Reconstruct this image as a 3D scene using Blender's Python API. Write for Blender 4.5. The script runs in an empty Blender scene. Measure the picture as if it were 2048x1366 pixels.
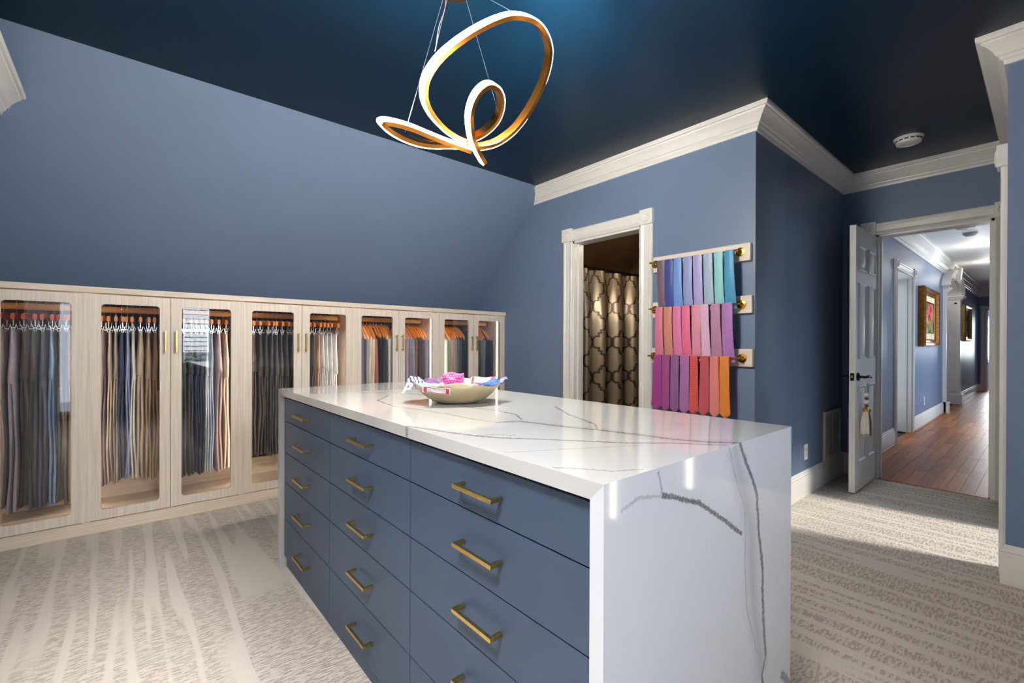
import bpy, bmesh, math, random
import numpy as np
from mathutils import Vector, Matrix
R = random.Random(7)
S = bpy.context.scene
COL = S.collection

# ------------------------------------------------------------------ camera, world, light, exposure
yaw, pitch, roll = math.radians(49.6534), math.radians(-.1292), math.radians(-.2122)
fw = Vector((math.cos(yaw), math.sin(yaw), 0)); rt = Vector((math.sin(yaw), -math.cos(yaw), 0)); up = Vector((0, 0, 1))
cF = fw*math.cos(pitch)+up*math.sin(pitch); cU = up*math.cos(pitch)-fw*math.sin(pitch)
cR = rt*math.cos(roll)-cU*math.sin(roll); cU = rt*math.sin(roll)+cU*math.cos(roll)
cd = bpy.data.cameras.new('camera'); cam = bpy.data.objects.new('camera', cd); COL.objects.link(cam)
cd.sensor_width = 36; cd.lens = 912.7518/2048*36; cd.shift_y = 7.5759/2048; cd.clip_start = .02
m = Matrix((cR, cU, -cF)).transposed().to_4x4(); m.translation = (0, 0, 1.16); cam.matrix_world = m
S.camera = cam
S.view_settings.view_transform = 'Standard'; S.view_settings.look = 'None'; S.view_settings.gamma = 1
S.view_settings.use_curve_mapping = False; S.view_settings.exposure = 1.25
S.cycles.max_bounces = 10; S.cycles.diffuse_bounces = 5; S.cycles.glossy_bounces = 4; S.cycles.transparent_max_bounces = 12
S.cycles.sample_clamp_indirect = 4.0; S.cycles.caustics_reflective = False; S.cycles.caustics_refractive = False

W = bpy.data.worlds.new('sky'); S.world = W; W.use_nodes = True
W.node_tree.nodes['Background'].inputs[0].default_value = (.62, .80, 1.0, 1); W.node_tree.nodes['Background'].inputs[1].default_value = 1.5

def area(name, loc, target, sx, sy, energy, color=(1, 1, 1), spread=math.pi):
    l = bpy.data.lights.new(name, 'AREA'); l.shape = 'RECTANGLE'; l.size = sx; l.size_y = sy; l.energy = energy; l.color = color; l.spread = spread
    o = bpy.data.objects.new(name, l); COL.objects.link(o); o.location = loc
    o.rotation_euler = (Vector(target)-Vector(loc)).to_track_quat('-Z', 'Y').to_euler(); return o
def point(name, loc, energy, color, r=.05):
    l = bpy.data.lights.new(name, 'POINT'); l.energy = energy; l.color = color; l.shadow_soft_size = r
    o = bpy.data.objects.new(name, l); COL.objects.link(o); o.location = loc; return o
DAY = (.93, .96, 1.0)
area('daylight_window', (.94, -2.15, 1.45), (.94, 0, 1.45), .5, .9, 5, DAY)
area('daylight_side_light', (-.68, -2.15, 1.0), (-.6, 0, 1.0), .2, 1.5, 1.2, DAY)
area('high_window_fill', (.75, -2.1, 2.2), (.9, 2.2, 1.5), 1.1, .6, 28, DAY)  # added light at an invented high window, to brighten the sloped wall
area('side_room_fill', (4.3, -3.6, 1.7), (4.3, 0, 1.2), 1.4, 1.4, 7, (1, .93, .84))  # added fill through the side doorway, brightens the white door
area('ceiling_fill', (-.55, .25, 2.64), (-.45, .75, 0), .5, .5, 29, (1, .97, .94), 1.7)  # added fill, no fixture here: lifts the carpet and drawers on the left
area('hall_daylight', (9.3, -1.6, 1.5), (9.3, 1, 1.3), 1.3, 1.7, 7, (1, .93, .85))
point('hall_entry_fill', (5.75, .42, 2.55), 6, (1, .93, .84), .06)  # unseen light added to reach the face of the open door
sp = bpy.data.lights.new('skylight_sun', 'SPOT'); sp.energy = 1700; sp.color = (1, .95, .86); sp.spot_size = math.radians(16); sp.spot_blend = .3; sp.shadow_soft_size = .35
so = bpy.data.objects.new('skylight_sun', sp); COL.objects.link(so); so.location = (4.75, -3.9, 7.7); so.rotation_euler = (Vector((3.85, .5, .0))-Vector(so.location)).to_track_quat('-Z', 'Y').to_euler()
CH_STR, LED_STR = 180.0, 12.0

# ------------------------------------------------------------------ colour and material helpers
def lin(c):
    if isinstance(c, str): c = [int(c[i:i+2], 16) for i in (0, 2, 4)]
    return tuple(((v/255)/12.92 if v/255 <= .04045 else ((v/255+.055)/1.055)**2.4) for v in c)
def rgba(c): return (*lin(c), 1)
MATS = {}
class NT:
    def __init__(s, name):
        s.m = bpy.data.materials.new(name); s.m.use_nodes = True; s.t = s.m.node_tree
        s.b = s.t.nodes['Principled BSDF']
    def n(s, typ, **kw):
        nd = s.t.nodes.new('ShaderNode'+typ)
        for k, v in kw.items(): setattr(nd, k, v)
        return nd
    def l(s, a, b): s.t.links.new(a, b)
    def math(s, op, a, b=None, c=None):
        nd = s.n('Math', operation=op)
        for i, v in enumerate((a, b, c)):
            if v is None: continue
            if isinstance(v, (int, float)): nd.inputs[i].default_value = v
            else: s.l(v, nd.inputs[i])
        return nd.outputs[0]
    def coord(s, kind='Object'): return s.n('TexCoord').outputs[kind]
    def mapping(s, vec, scale=(1, 1, 1), rot=(0, 0, 0), loc=(0, 0, 0)):
        nd = s.n('Mapping'); s.l(vec, nd.inputs[0]); nd.inputs['Scale'].default_value = scale; nd.inputs['Rotation'].default_value = rot; nd.inputs['Location'].default_value = loc
        return nd.outputs[0]
    def noise(s, vec, scale, detail=3, rough=.5, dist=0):
        nd = s.n('TexNoise'); s.l(vec, nd.inputs['Vector']); nd.inputs['Scale'].default_value = scale; nd.inputs['Detail'].default_value = detail
        nd.inputs['Roughness'].default_value = rough; nd.inputs['Distortion'].default_value = dist; return nd.outputs['Fac']
    def ramp(s, f, stops, interp='LINEAR'):
        nd = s.n('ValToRGB'); s.l(f, nd.inputs[0]); cr = nd.color_ramp; cr.interpolation = interp
        while len(cr.elements) < len(stops): cr.elements.new(.5)
        for e, (p, c) in zip(cr.elements, stops): e.position = p; e.color = (c, c, c, 1) if isinstance(c, (int, float)) else rgba(c)
        return nd.outputs[0]
    def mix(s, f, a, b):
        nd = s.n('Mix', data_type='RGBA')
        for i, v in ((0, f), (6, a), (7, b)):
            if isinstance(v, (int, float)): nd.inputs[i].default_value = v
            elif isinstance(v, (str, tuple, list)): nd.inputs[i].default_value = rgba(v)
            else: s.l(v, nd.inputs[i])
        return nd.outputs[2]
    def sep(s, v):
        nd = s.n('SeparateXYZ'); s.l(v, nd.inputs[0]); return nd.outputs
    def bump(s, h, strength, dist=.01):
        nd = s.n('Bump'); s.l(h, nd.inputs['Height']); nd.inputs['Strength'].default_value = strength; nd.inputs['Distance'].default_value = dist
        s.l(nd.outputs[0], s.b.inputs['Normal'])
    def set(s, color=None, rough=None, metal=None, spec=None, **kw):
        for k, v in (('Base Color', color), ('Roughness', rough), ('Metallic', metal), ('Specular IOR Level', spec), *kw.items()):
            if v is None: continue
            i = s.b.inputs[k]
            if isinstance(v, (str, tuple, list)): i.default_value = rgba(v)
            elif isinstance(v, (int, float)): i.default_value = v
            else: s.l(v, i)
        return s.m
def plain(name, color, rough=.5, metal=0, spec=.5, var=.06, vscale=8, bump=0, bscale=300, **kw):
    if name in MATS: return MATS[name]
    t = NT(name); c = t.coord(); f = t.noise(c, vscale, 4)
    l = lin(color) if not isinstance(color, str) else lin(color)
    hi = [min(255, v*(1+var)) for v in (color if not isinstance(color, str) else [int(color[i:i+2], 16) for i in (0, 2, 4)])]
    lo = [v*(1-var) for v in (color if not isinstance(color, str) else [int(color[i:i+2], 16) for i in (0, 2, 4)])]
    t.set(t.mix(t.ramp(f, [(.3, 0.), (.7, 1.)]), tuple(lo), tuple(hi)), rough, metal, spec, **kw)
    if bump: t.bump(t.noise(c, bscale, 2), bump, .002)
    MATS[name] = t.m; return t.m
def fabric(name, color, rough=.85, weave=900, var=.10, sheen=.15):
    if name in MATS: return MATS[name]
    t = NT(name); c = t.coord(); f = t.noise(t.mapping(c, (1, 1, .35)), 26, 5, .6); g = t.noise(c, weave, 2)
    col = color if not isinstance(color, str) else [int(color[i:i+2], 16) for i in (0, 2, 4)]
    k = t.math('ADD', t.math('MULTIPLY', f, .6), t.math('MULTIPLY', g, .4))
    t.set(t.mix(t.ramp(k, [(.35, 0.), (.65, 1.)]), tuple(v*(1-var) for v in col), tuple(min(255, v*(1+var)) for v in col)), rough, 0, .25)
    t.b.inputs['Sheen Weight'].default_value = sheen
    t.bump(g, .25, .001); MATS[name] = t.m; return t.m
def emission(name, color, strength):
    if name in MATS: return MATS[name]
    t = NT(name); t.set((0, 0, 0), .5); t.b.inputs['Emission Color'].default_value = rgba(color); t.b.inputs['Emission Strength'].default_value = strength
    MATS[name] = t.m; return t.m

M_wall = plain('blue_wall_paint', (109, 127, 155),   .42, spec=.45, var=.006, bump=.06, bscale=420)
M_ceil = plain('navy_ceiling_paint', (5, 33, 54), .34, spec=.32, var=.02, bump=.04, bscale=420)
M_trim = plain('white_trim_paint', (226, 223, 217), .35, var=.012)
M_door = plain('white_door_paint', (224, 222, 218), .38, var=.012)
M_hallceil = plain('white_ceiling_paint', (226, 224, 220), .6, var=.01)
M_brass = plain('brushed_brass', (206, 176, 106), .28, 1, var=.05, vscale=60)
M_gold = plain('polished_brass', (214, 160, 60), .18, 1, var=.03)
M_copper = plain('rose_gold_metal', (226, 146, 62), .22, 1, var=.04)
M_chrome = plain('clip_metal', (226, 224, 220), .22, .9, var=.02)
M_dark = plain('oil_rubbed_bronze', (28, 25, 23), .35, .7, var=.1)
M_navyback = plain('navy_back_panel', (44, 42, 62), .5, var=.04)
M_drawer = plain('slate_blue_lacquer', (53, 71, 95), .42, spec=.45, var=.035, vscale=5)
M_black = plain('dark_gap', (16, 22, 36), .6, var=.05)
M_white_plastic = plain('white_plastic', (228, 226, 222), .35, var=.01)
M_led = emission('led_strip_light', (255, 232, 206), LED_STR)
M_chled = emission('chandelier_diffuser', (255, 248, 236), CH_STR)
M_hlamp = emission('downlight_glow', (255, 246, 226), 14)
M_bath = plain('brown_bathroom_plaster', (112, 84, 56), .6, var=.10, vscale=3)

def wood_mat(name, c0, c1, rough=.45, axis=2, fine=70, long=1.6):
    if name in MATS: return MATS[name]
    t = NT(name); c = t.coord(); sc = [fine]*3; sc[axis] = long
    f = t.noise(t.mapping(c, tuple(sc)), 1.0, 5, .6, .3); sc2 = [v*3.2 for v in sc]
    g = t.noise(t.mapping(c, tuple(sc2)), 1.0, 2)
    k = t.math('ADD', t.math('MULTIPLY', f, .7), t.math('MULTIPLY', g, .3))
    t.set(t.mix(t.ramp(k, [(.36, 0.), (.64, 1.)]), c0, c1), rough, 0, .4); t.bump(k, .08, .001)
    MATS[name] = t.m; return t.m
M_oak = wood_mat('pale_oak_laminate', (204, 190, 175), (226, 215, 202))
M_oakh = wood_mat('pale_oak_laminate_across', (204, 188, 169), (226, 212, 195), axis=0)
M_rod = wood_mat('honey_wood_rod', (200, 146, 84), (222, 172, 108), axis=0)
M_hang = wood_mat('honey_hanger_wood', (206, 118, 34), (232, 146, 54), .32, axis=1, fine=90, long=6)
M_hang2 = wood_mat('cherry_hanger_wood', (176, 62, 26), (206, 88, 44), .3, axis=1, fine=90, long=6)
M_floorw = []
for i, (a, b) in enumerate([((134, 68, 22), (178, 102, 42)), ((116, 56, 18), (160, 88, 34)), ((146, 78, 28), (190, 114, 50)), ((126, 62, 20), (170, 96, 38))]):
    t = NT('honey_oak_plank'); c = t.coord(); cc = t.mapping(c, (1.6, 26, 26), (0, 0, 0), (i*3.1, i*7.7, 0))
    f = t.noise(cc, 1.0, 6, .62, 1.6); g = t.noise(t.mapping(c, (5, 120, 120)), 1.0, 2)
    k = t.math('ADD', t.math('MULTIPLY', f, .75), t.math('MULTIPLY', g, .25))
    t.set(t.mix(t.ramp(k, [(.36, 0.), (.62, 1.)]), a, b), .36, 0, .2); t.bump(k, .05, .001); M_floorw.append(t.m)

# glass: clear with fresnel reflection
t = NT('clear_glass'); tr = t.n('BsdfTransparent'); gl = t.n('BsdfGlossy'); gl.inputs['Roughness'].default_value = .01
fr = t.n('Fresnel'); fr.inputs[0].default_value = 1.55; mx = t.n('MixShader'); t.l(fr.outputs[0], mx.inputs[0]); t.l(tr.outputs[0], mx.inputs[1]); t.l(gl.outputs[0], mx.inputs[2])
t.l(mx.outputs[0], t.t.nodes['Material Output'].inputs['Surface']); M_glass = t.m

# carpet: bands of cut pile and looped pile running along Y with short dashes across
t = NT('patterned_carpet'); c = t.coord()
wob = t.noise(c, 3.0, 2)
x = t.sep(c)
bx = t.math('ADD', t.math('MULTIPLY', x[0], 1.0), t.math('MULTIPLY', wob, .016))
cmb = t.n('CombineXYZ'); t.l(t.math('MULTIPLY', bx, 21.0), cmb.inputs[0]); t.l(t.math('MULTIPLY', x[1], .9), cmb.inputs[1])
band = t.ramp(t.noise(cmb.outputs[0], 1.0, 0, .5), [(.40, 0.), (.47, 1.)])
cmb2 = t.n('CombineXYZ'); t.l(t.math('MULTIPLY', x[0], 26.0), cmb2.inputs[0]); t.l(t.math('MULTIPLY', x[1], 105.0), cmb2.inputs[1])
dash = t.ramp(t.noise(cmb2.outputs[0], 1.0, 1, .5, .3), [(.47, 0.), (.58, 1.)])
fine = t.noise(c, 330, 3, .75); tuft = t.noise(c, 120, 2, .6)
dk = t.math('MULTIPLY', band, t.math('ADD', t.math('MULTIPLY', dash, .85), .15))
dk = t.math('MULTIPLY', dk, t.ramp(tuft, [(.3, .45), (.6, 1.)]))
base = t.mix(dk, (230, 219, 206), (168, 148, 128))
col = t.mix(t.ramp(fine, [(.3, 0.), (.7, 1.)]), t.mix(.22, base, (120, 106, 94)), t.mix(.4, base, (244, 236, 226)))
t.set(col, .95, 0, .1); t.b.inputs['Sheen Weight'].default_value = .2
hgt = t.math('SUBTRACT', t.math('MULTIPLY', fine, .7), t.math('MULTIPLY', dk, .8)); t.bump(hgt, .8, .012); M_carpet = t.m

# veined quartz: each vein a float-curve path in a rotated frame
def quartz(name, ua, va, veins, base=(184, 183, 182)):  # default base darkened against the light falling on the top; same stone as end
    t = NT(name); c = t.coord(); s = t.sep(c); U, V = s[ua], s[va]
    j1 = t.math('SUBTRACT', t.noise(c, 14, 4, .6), .5); j2 = t.math('SUBTRACT', t.noise(c, 120, 3, .7), .5); j3 = t.noise(c, 55, 4, .75)
    gran = t.ramp(t.noise(c, 210, 3, .7), [(.30, .35), (.55, 1.)])
    jit = t.math('ADD', t.math('MULTIPLY', j1, .014), t.math('MULTIPLY', j2, .012))
    total = None
    for pts, w0, strength, soft in veins:
        P = np.array(pts, float); a, b = P[0], P[-1]; L = float(np.hypot(*(b-a))); ca, sa = (b-a)/L
        lx = ((P-a)@np.array([ca, sa]))/L; ly = (P-a)@np.array([-sa, ca]); span = max(.02, float(np.abs(ly).max())*1.02)
        du = t.math('SUBTRACT', U, float(a[0])); dv = t.math('SUBTRACT', V, float(a[1]))
        lu = t.math('DIVIDE', t.math('ADD', t.math('MULTIPLY', du, float(ca)), t.math('MULTIPLY', dv, float(sa))), L)
        lv = t.math('ADD', t.math('ADD', t.math('MULTIPLY', du, float(-sa)), t.math('MULTIPLY', dv, float(ca))), jit)
        fc = t.n('FloatCurve'); cu = fc.mapping.curves[0]; o = np.argsort(lx); xs, ys = lx[o], .5+ly[o]/span*.5
        while len(cu.points) < len(xs): cu.points.new(.5, .5)
        for p, xx, yy in zip(cu.points, xs, ys): p.location = (float(np.clip(xx, 0, 1)), float(yy)); p.handle_type = 'VECTOR'
        fc.mapping.update(); t.l(lu, fc.inputs['Value'])
        ctr = t.math('MULTIPLY', t.math('SUBTRACT', fc.outputs[0], .5), 2*span)
        d = t.math('ABSOLUTE', t.math('SUBTRACT', lv, ctr))
        wv = t.math('MULTIPLY', t.math('ADD', .25, t.math('MULTIPLY', j3, 1.5)), w0)
        core = t.math('SUBTRACT', 1.0, t.math('DIVIDE', d, wv)); core.node.use_clamp = True
        if soft < 1: core = t.math('MULTIPLY', core, 2.0); core.node.use_clamp = True; core = t.math('MULTIPLY', core, gran)
        core = t.math('POWER', core, soft)
        ends = t.math('MULTIPLY', t.math('GREATER_THAN', lu, 0.0), t.math('LESS_THAN', lu, 1.0))
        k = t.math('MULTIPLY', t.math('MULTIPLY', core, ends), strength)
        total = k if total is None else t.math('MAXIMUM', total, k)
    cloud = t.ramp(t.noise(c, 2.2, 4), [(.35, 0.), (.75, 1.)])
    bcol = t.mix(cloud, base, tuple(v-7 for v in base))
    t.set(t.mix(total, bcol, (84, 84, 88)), .07, 0, .5); return t.m
main = [(.852, 1.073), (.922, 1.045), (.945, .952), (.97, .869), (.993, .815), (1.008, .757), (1.03, .669), (1.045, .596), (1.078, .535), (1.128, .478)]
sec = [(.615, 1.19), (.642, 1.093), (.66, 1.027), (.686, .952), (.715, .893), (.75, .856), (.785, .819), (.855, .728), (.925, .645), (1.0, .58), (1.076, .49)]
M_qtop = quartz('veined_white_quartz_top', 0, 1, [
    (main, .008, .9, .7), (main, .05, .22, 1.4), (sec, .006, .8, .8), ([(.622, 1.20), (.65, 1.08), (.668, 1.0)], .016, .22, 1.2),
    ([(.691, .955), (.733, .935), (.771, .892)], .004, .7, .8),
    ([(.798, 1.801), (.775, 1.6), (.815, 1.405), (.827, 1.276), (.834, 1.158), (.855, 1.077)], .0045, .7, .8),
    ([(.972, 1.459), (.988, 1.33), (1.006, 1.247), (1.0, 1.156), (.947, 1.065)], .006, .75, .8),
    ([(1.246, 1.213), (1.137, 1.045), (1.085, .924), (1.06, .87), (1.0, .81)], .006, .7, .8),
    ([(.63, .765), (.66, .748), (.74, .712), (.925, .614)], .004, .3, .9), ([(.625, .615), (.656, .576), (.688, .525), (.746, .495)], .003, .6, .8),
    ([(.86, 2.268), (.925, 2.21), (.988, 2.187)], .007, .7, .8), ([(.851, 2.162), (.979, 2.019), (1.051, 1.881)], .006, .7, .8),
    ([(.935, 1.973), (.874, 1.888), (.798, 1.801)], .006, .5, .8), ([(.7, 2.35), (.83, 2.29), (1.0, 2.25), (1.2, 2.1)], .006, .5, .8)])
em = [(1.128, .93), (1.166, .873), (1.205, .822), (1.232, .775), (1.246, .674), (1.270, .578), (1.271, .521), (1.279, .434), (1.293, .338), (1.27, .30), (1.278, .26), (1.31, .02)]
M_qend = quartz('veined_white_quartz_end', 0, 2, [
    (em, .0085, .9, .6), ([(1.10, .92), (1.13, .86), (1.17, .77), (1.2, .69), (1.205, .6), (1.215, .5), (1.25, .387), (1.275, .3)], .06, .3, 1.3),
    ([(1.075, .92), (1.1, .864), (1.156, .767), (1.168, .695), (1.163, .608), (1.176, .505), (1.23, .387), (1.262, .337)], .006, .45, 1.0),
    ([(.79, .869), (.841, .854), (.929, .826), (1.02, .775), (1.145, .70)], .0065, .9, .6), ([(.776, .918), (.786, .896), (.791, .869)], .004, .5, .8),
    ([(.66, .872), (.717, .882), (.79, .869)], .004, .35, .8), ([(1.4, .242), (1.438, .21), (1.471, .17)], .014, .8, .7)], (200, 203, 209))
M_qedge = quartz('veined_white_quartz_edge', 1, 2, [([(1.21, .925), (1.19, .91), (1.18, .89)], .01, .35, .8), ([(.83, .925), (.81, .912), (.80, .893)], .004, .3, .8), ([(.66, .922), (.64, .905), (.65, .893)], .004, .3, .8)], (240, 240, 238))

# ------------------------------------------------------------------ mesh helpers
class MB:
    def __init__(s): s.v = []; s.f = []; s.uv = {}
    def add(s, V, F):
        o = len(s.v); s.v += [tuple(map(float, p)) for p in V]; s.f += [tuple(i+o for i in f) for f in F]; return s
    def box(s, x0, x1, y0, y1, z0, z1):
        return s.add([(x0, y0, z0), (x1, y0, z0), (x1, y1, z0), (x0, y1, z0), (x0, y0, z1), (x1, y0, z1), (x1, y1, z1), (x0, y1, z1)],
                     [(0, 3, 2, 1), (4, 5, 6, 7), (0, 1, 5, 4), (1, 2, 6, 5), (2, 3, 7, 6), (3, 0, 4, 7)])
    def rings(s, rings, closed=False, cap=True, wrap=True):
        n = len(rings[0]); F = []; V = [p for r in rings for p in r]; m_ = len(rings)
        for i in range(m_ if closed else m_-1):
            a, b = i*n, ((i+1) % m_)*n
            for j in range(n if wrap else n-1): k = (j+1) % n; F.append((a+j, a+k, b+k, b+j))
        if cap and not closed and wrap: F.append(tuple(range(n))[::-1]); F.append(tuple(range((m_-1)*n, m_*n)))
        return s.add(V, F)
    def tube(s, pts, r, n=8, closed=False):
        P = [Vector(p) for p in pts]; rr = r if isinstance(r, (list, tuple)) else [r]*len(P); out = []; prev = None
        for i, p in enumerate(P):
            a = P[i-1] if (i > 0 or closed) else P[i]; b = P[(i+1) % len(P)] if (i < len(P)-1 or closed) else P[i]
            t = (b-a).normalized()
            if prev is None: prev = t.orthogonal().normalized()
            prev = (prev-t*prev.dot(t)); prev = prev.normalized() if prev.length > 1e-6 else t.orthogonal().normalized(); q = t.cross(prev)
            out.append([p+(prev*math.cos(2*math.pi*k/n)+q*math.sin(2*math.pi*k/n))*rr[i] for k in range(n)])
        return s.rings(out, closed)
    def lathe(s, prof, c, axis=(0, 0, 1), n=24, wave=None):
        ax = Vector(axis).normalized(); u = ax.orthogonal().normalized(); w = ax.cross(u); c = Vector(c)
        return s.rings([[c+ax*h+(u*math.cos(2*math.pi*k/n)+w*math.sin(2*math.pi*k/n))*max(r, 1e-4)*(wave(k/n) if wave else 1) for k in range(n)] for r, h in prof])
    def sweep(s, prof, stations, closed=False, cap=True):
        """prof: (a,b) list; stations: (P, A, B) with A,B vectors scaling the profile axes"""
        return s.rings([[Vector(P)+Vector(A)*a+Vector(B)*b for a, b in prof] for P, A, B in stations], closed, cap)
    def build(s, name, mat, parent=None, smooth=False, bevel=0, seg=2, origin=None, uv=None, base=None, kind=None, angle=40):
        me = bpy.data.meshes.new(name); org = Vector(origin) if origin is not None else Vector((0, 0, 0))
        me.from_pydata([tuple(Vector(v)-org) for v in s.v] if origin is not None else s.v, [], s.f)
        bm = bmesh.new(); bm.from_mesh(me)
        bmesh.ops.recalc_face_normals(bm, faces=bm.faces)
        if bevel: bmesh.ops.bevel(bm, geom=list(bm.edges), offset=bevel, segments=seg, profile=.5, affect='EDGES', clamp_overlap=True)
        if smooth:
            for f in bm.faces: f.smooth = True
            ca = math.radians(angle)
            for e in bm.edges:
                if len(e.link_faces) == 2 and e.calc_face_angle(0) > ca: e.smooth = False
        bm.to_mesh(me); bm.free()
        if uv is not None:
            ul = me.uv_layers.new(name='UVMap'); idx = np.empty(len(me.loops), np.int32); me.loops.foreach_get('vertex_index', idx)
            ul.data.foreach_set('uv', np.array(uv, np.float32)[idx].ravel())
        for mm in (mat if isinstance(mat, (list, tuple)) else [mat]): me.materials.append(mm)
        o = bpy.data.objects.new(name, me); COL.objects.link(o); o.location = org
        if parent is not None: o.parent = parent; o.matrix_parent_inverse = Matrix.Translation(-wloc(parent))
        if kind: o['kind'] = kind
        return o
def wloc(o):
    v = Vector(o.location)
    if o.parent: v = v+wloc(o.parent)+o.matrix_parent_inverse.translation
    return v
def box(*b): return MB().box(*b)
def tag(o, label, cat, group=None):
    o['label'] = label; o['category'] = cat
    if group: o['group'] = group
    return o
def thing(name, loc, label, cat, group=None):
    o = bpy.data.objects.new(name, None); COL.objects.link(o); o.location = loc; o.empty_display_size = .1
    return tag(o, label, cat, group)
def copy_tree(src, parent=None):
    c = src.copy(); COL.objects.link(c)
    if parent is not None: c.parent = parent; c.matrix_parent_inverse = src.matrix_parent_inverse.copy()
    for ch in src.children: copy_tree(ch, c)
    return c
def struct(mb, name, mat, **kw): return mb.build(name, mat, kind='structure', **kw)
def spline(P, n=6, closed=False):
    P = [np.array(p, float) for p in P]; out = []; N = len(P)
    for i in range(N if closed else N-1):
        p0 = P[(i-1) % N] if (closed or i > 0) else 2*P[0]-P[1]; p1 = P[i]; p2 = P[(i+1) % N]; p3 = P[(i+2) % N] if (closed or i < N-2) else 2*P[-1]-P[-2]
        for k in range(n):
            t_ = k/n; out.append(.5*((2*p1)+(-p0+p2)*t_+(2*p0-5*p1+4*p2-p3)*t_**2+(-p0+3*p1-3*p2+p3)*t_**3))
    if not closed: out.append(P[-1])
    return out

# ------------------------------------------------------------------ dimensions
ZC = 2.67; XT = 3.09; YA = 1.225; XD = 5.0; XS = 3.289; YS = .135
XL, YR = -1.35, -1.9
SL0 = (3.169, ZC); SL1 = (4.40, 1.44)          # slope line (y, z)

# ------------------------------------------------------------------ room shell
struct(box(XL, 5.045, -1.9, 4.6, -.06, 0), 'floor', M_carpet)
sl = MB()
sl.box(XL, 3.41, YR, SL0[0], ZC, ZC+.1); sl.box(3.41, 5.12, YS-.12, SL0[0], ZC, ZC+.1); struct(sl, 'ceiling', M_ceil)
sl = MB(); n_ = Vector((0, .7071, .7071))*.1
sl.sweep([(0, 0), (1, 0), (1, 1), (0, 1)], [((XL, SL0[0], SL0[1]), (0, SL1[0]-SL0[0], SL1[1]-SL0[1]), n_), ((XT+.05, SL0[0], SL0[1]), (0, SL1[0]-SL0[0], SL1[1]-SL0[1]), n_)])
struct(sl, 'wall_sloped', M_wall)
# tie wall with the bathroom doorway
DY0, DY1, DZ = 2.088, 2.777, 2.075
mb = MB(); mb.box(XT, XT+.12, YA+.0, DY0, 0, ZC); mb.box(XT, XT+.12, DY0, DY1, DZ, ZC); mb.box(XT, XT+.12, DY1, 4.7, 0, ZC)
struct(mb, 'wall_right', M_wall)
struct(box(XT+.12, XD+.12, YA, YA+.12, 0, ZC), 'wall_passage_left', M_wall)
# end wall of the passage with the hall doorway
HY0, HY1, HZ = .28, .968, 2.113
mb = MB(); mb.box(XD, XD+.12, HY1, YA, 0, ZC); mb.box(XD, XD+.12, YS-.12, HY0, 0, ZC); mb.box(XD, XD+.12, HY0, HY1, HZ, ZC)
struct(mb, 'wall_passage_end', M_wall)
# right wall of the passage with an open doorway to a side room, and its front face
SX0, SX1 = 3.50, 4.24
mb = MB(); mb.box(XS, SX0, YS-.12, YS, 0, ZC); mb.box(SX0, SX1, YS-.12, YS, 2.075, ZC); mb.box(SX1, XD, YS-.12, YS, 0, ZC)
struct(mb, 'wall_passage_right', M_wall)
struct(box(XS, XS+.12, -.78, YS-.12, 0, ZC), 'wall_front', M_wall)
mb = MB(); mb.box(1.5, XS, -.80, -.68, 0, ZC); struct(mb, 'wall_rear', M_wall)
struct(box(1.5, 1.62, -1.9, -.80, 0, ZC), 'wall_recess_right', M_wall)
struct(box(XL-.12, XL, YR, 4.6, 0, ZC), 'wall_left', M_wall)
# window wall behind the camera: two openings, and a high one added for light
WZ0, WZ1 = .80, 1.80
mb = MB(); ya, yb = YR-.12, YR
WIN = ((-.76, -.58, .10, 1.80), (.72, 1.16, .80, 1.80), (.15, 1.35, 1.90, 2.52))
mb.box(XL, -1.15, ya, yb, 0, ZC); mb.box(1.35, 1.62, ya, yb, 0, ZC); mb.box(-1.15, .15, ya, yb, 1.9, ZC); mb.box(.15, 1.35, ya, yb, 2.52, ZC); mb.box(-1.15, 1.35, ya, yb, 1.80, 1.90)
mb.box(-1.15, -.76, ya, yb, 0, 1.8); mb.box(-.76, -.58, ya, yb, 0, .10); mb.box(-.58, .72, ya, yb, 0, 1.8); mb.box(.72, 1.16, ya, yb, 0, .8); mb.box(1.16, 1.35, ya, yb, 0, 1.8)
struct(mb, 'wall_window', M_wall)
for i, (x0, x1, WZ0, WZ1) in enumerate(WIN):
    f = MB(); f.box(x0, x1, ya, yb+.02, WZ0, WZ0+.03); f.box(x0, x1, ya, yb+.02, WZ1-.03, WZ1); f.box(x0, x0+.03, ya, yb+.02, WZ0, WZ1); f.box(x1-.03, x1, ya, yb+.02, WZ0, WZ1)
    w = struct(f, 'window_%d' % (i+1), M_trim)
    box(x0+.03, x1-.03, ya+.05, ya+.056, WZ0+.03, WZ1-.03).build('pane', M_glass, w)
    if i != 1: continue
    for k in range(12):
        z = WZ0+.08+k*.077
        MB().add([(x0+.05, ya+.07, z), (x1-.05, ya+.07, z), (x1-.05, ya+.115, z-.012), (x0+.05, ya+.115, z-.012), (x0+.05, ya+.07, z+.003), (x1-.05, ya+.07, z+.003), (x1-.05, ya+.115, z-.009), (x0+.05, ya+.115, z-.009)],
                 [(0, 3, 2, 1), (4, 5, 6, 7), (0, 1, 5, 4), (1, 2, 6, 5), (2, 3, 7, 6), (3, 0, 4, 7)]).build('slat', M_white_plastic, w)

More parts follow.
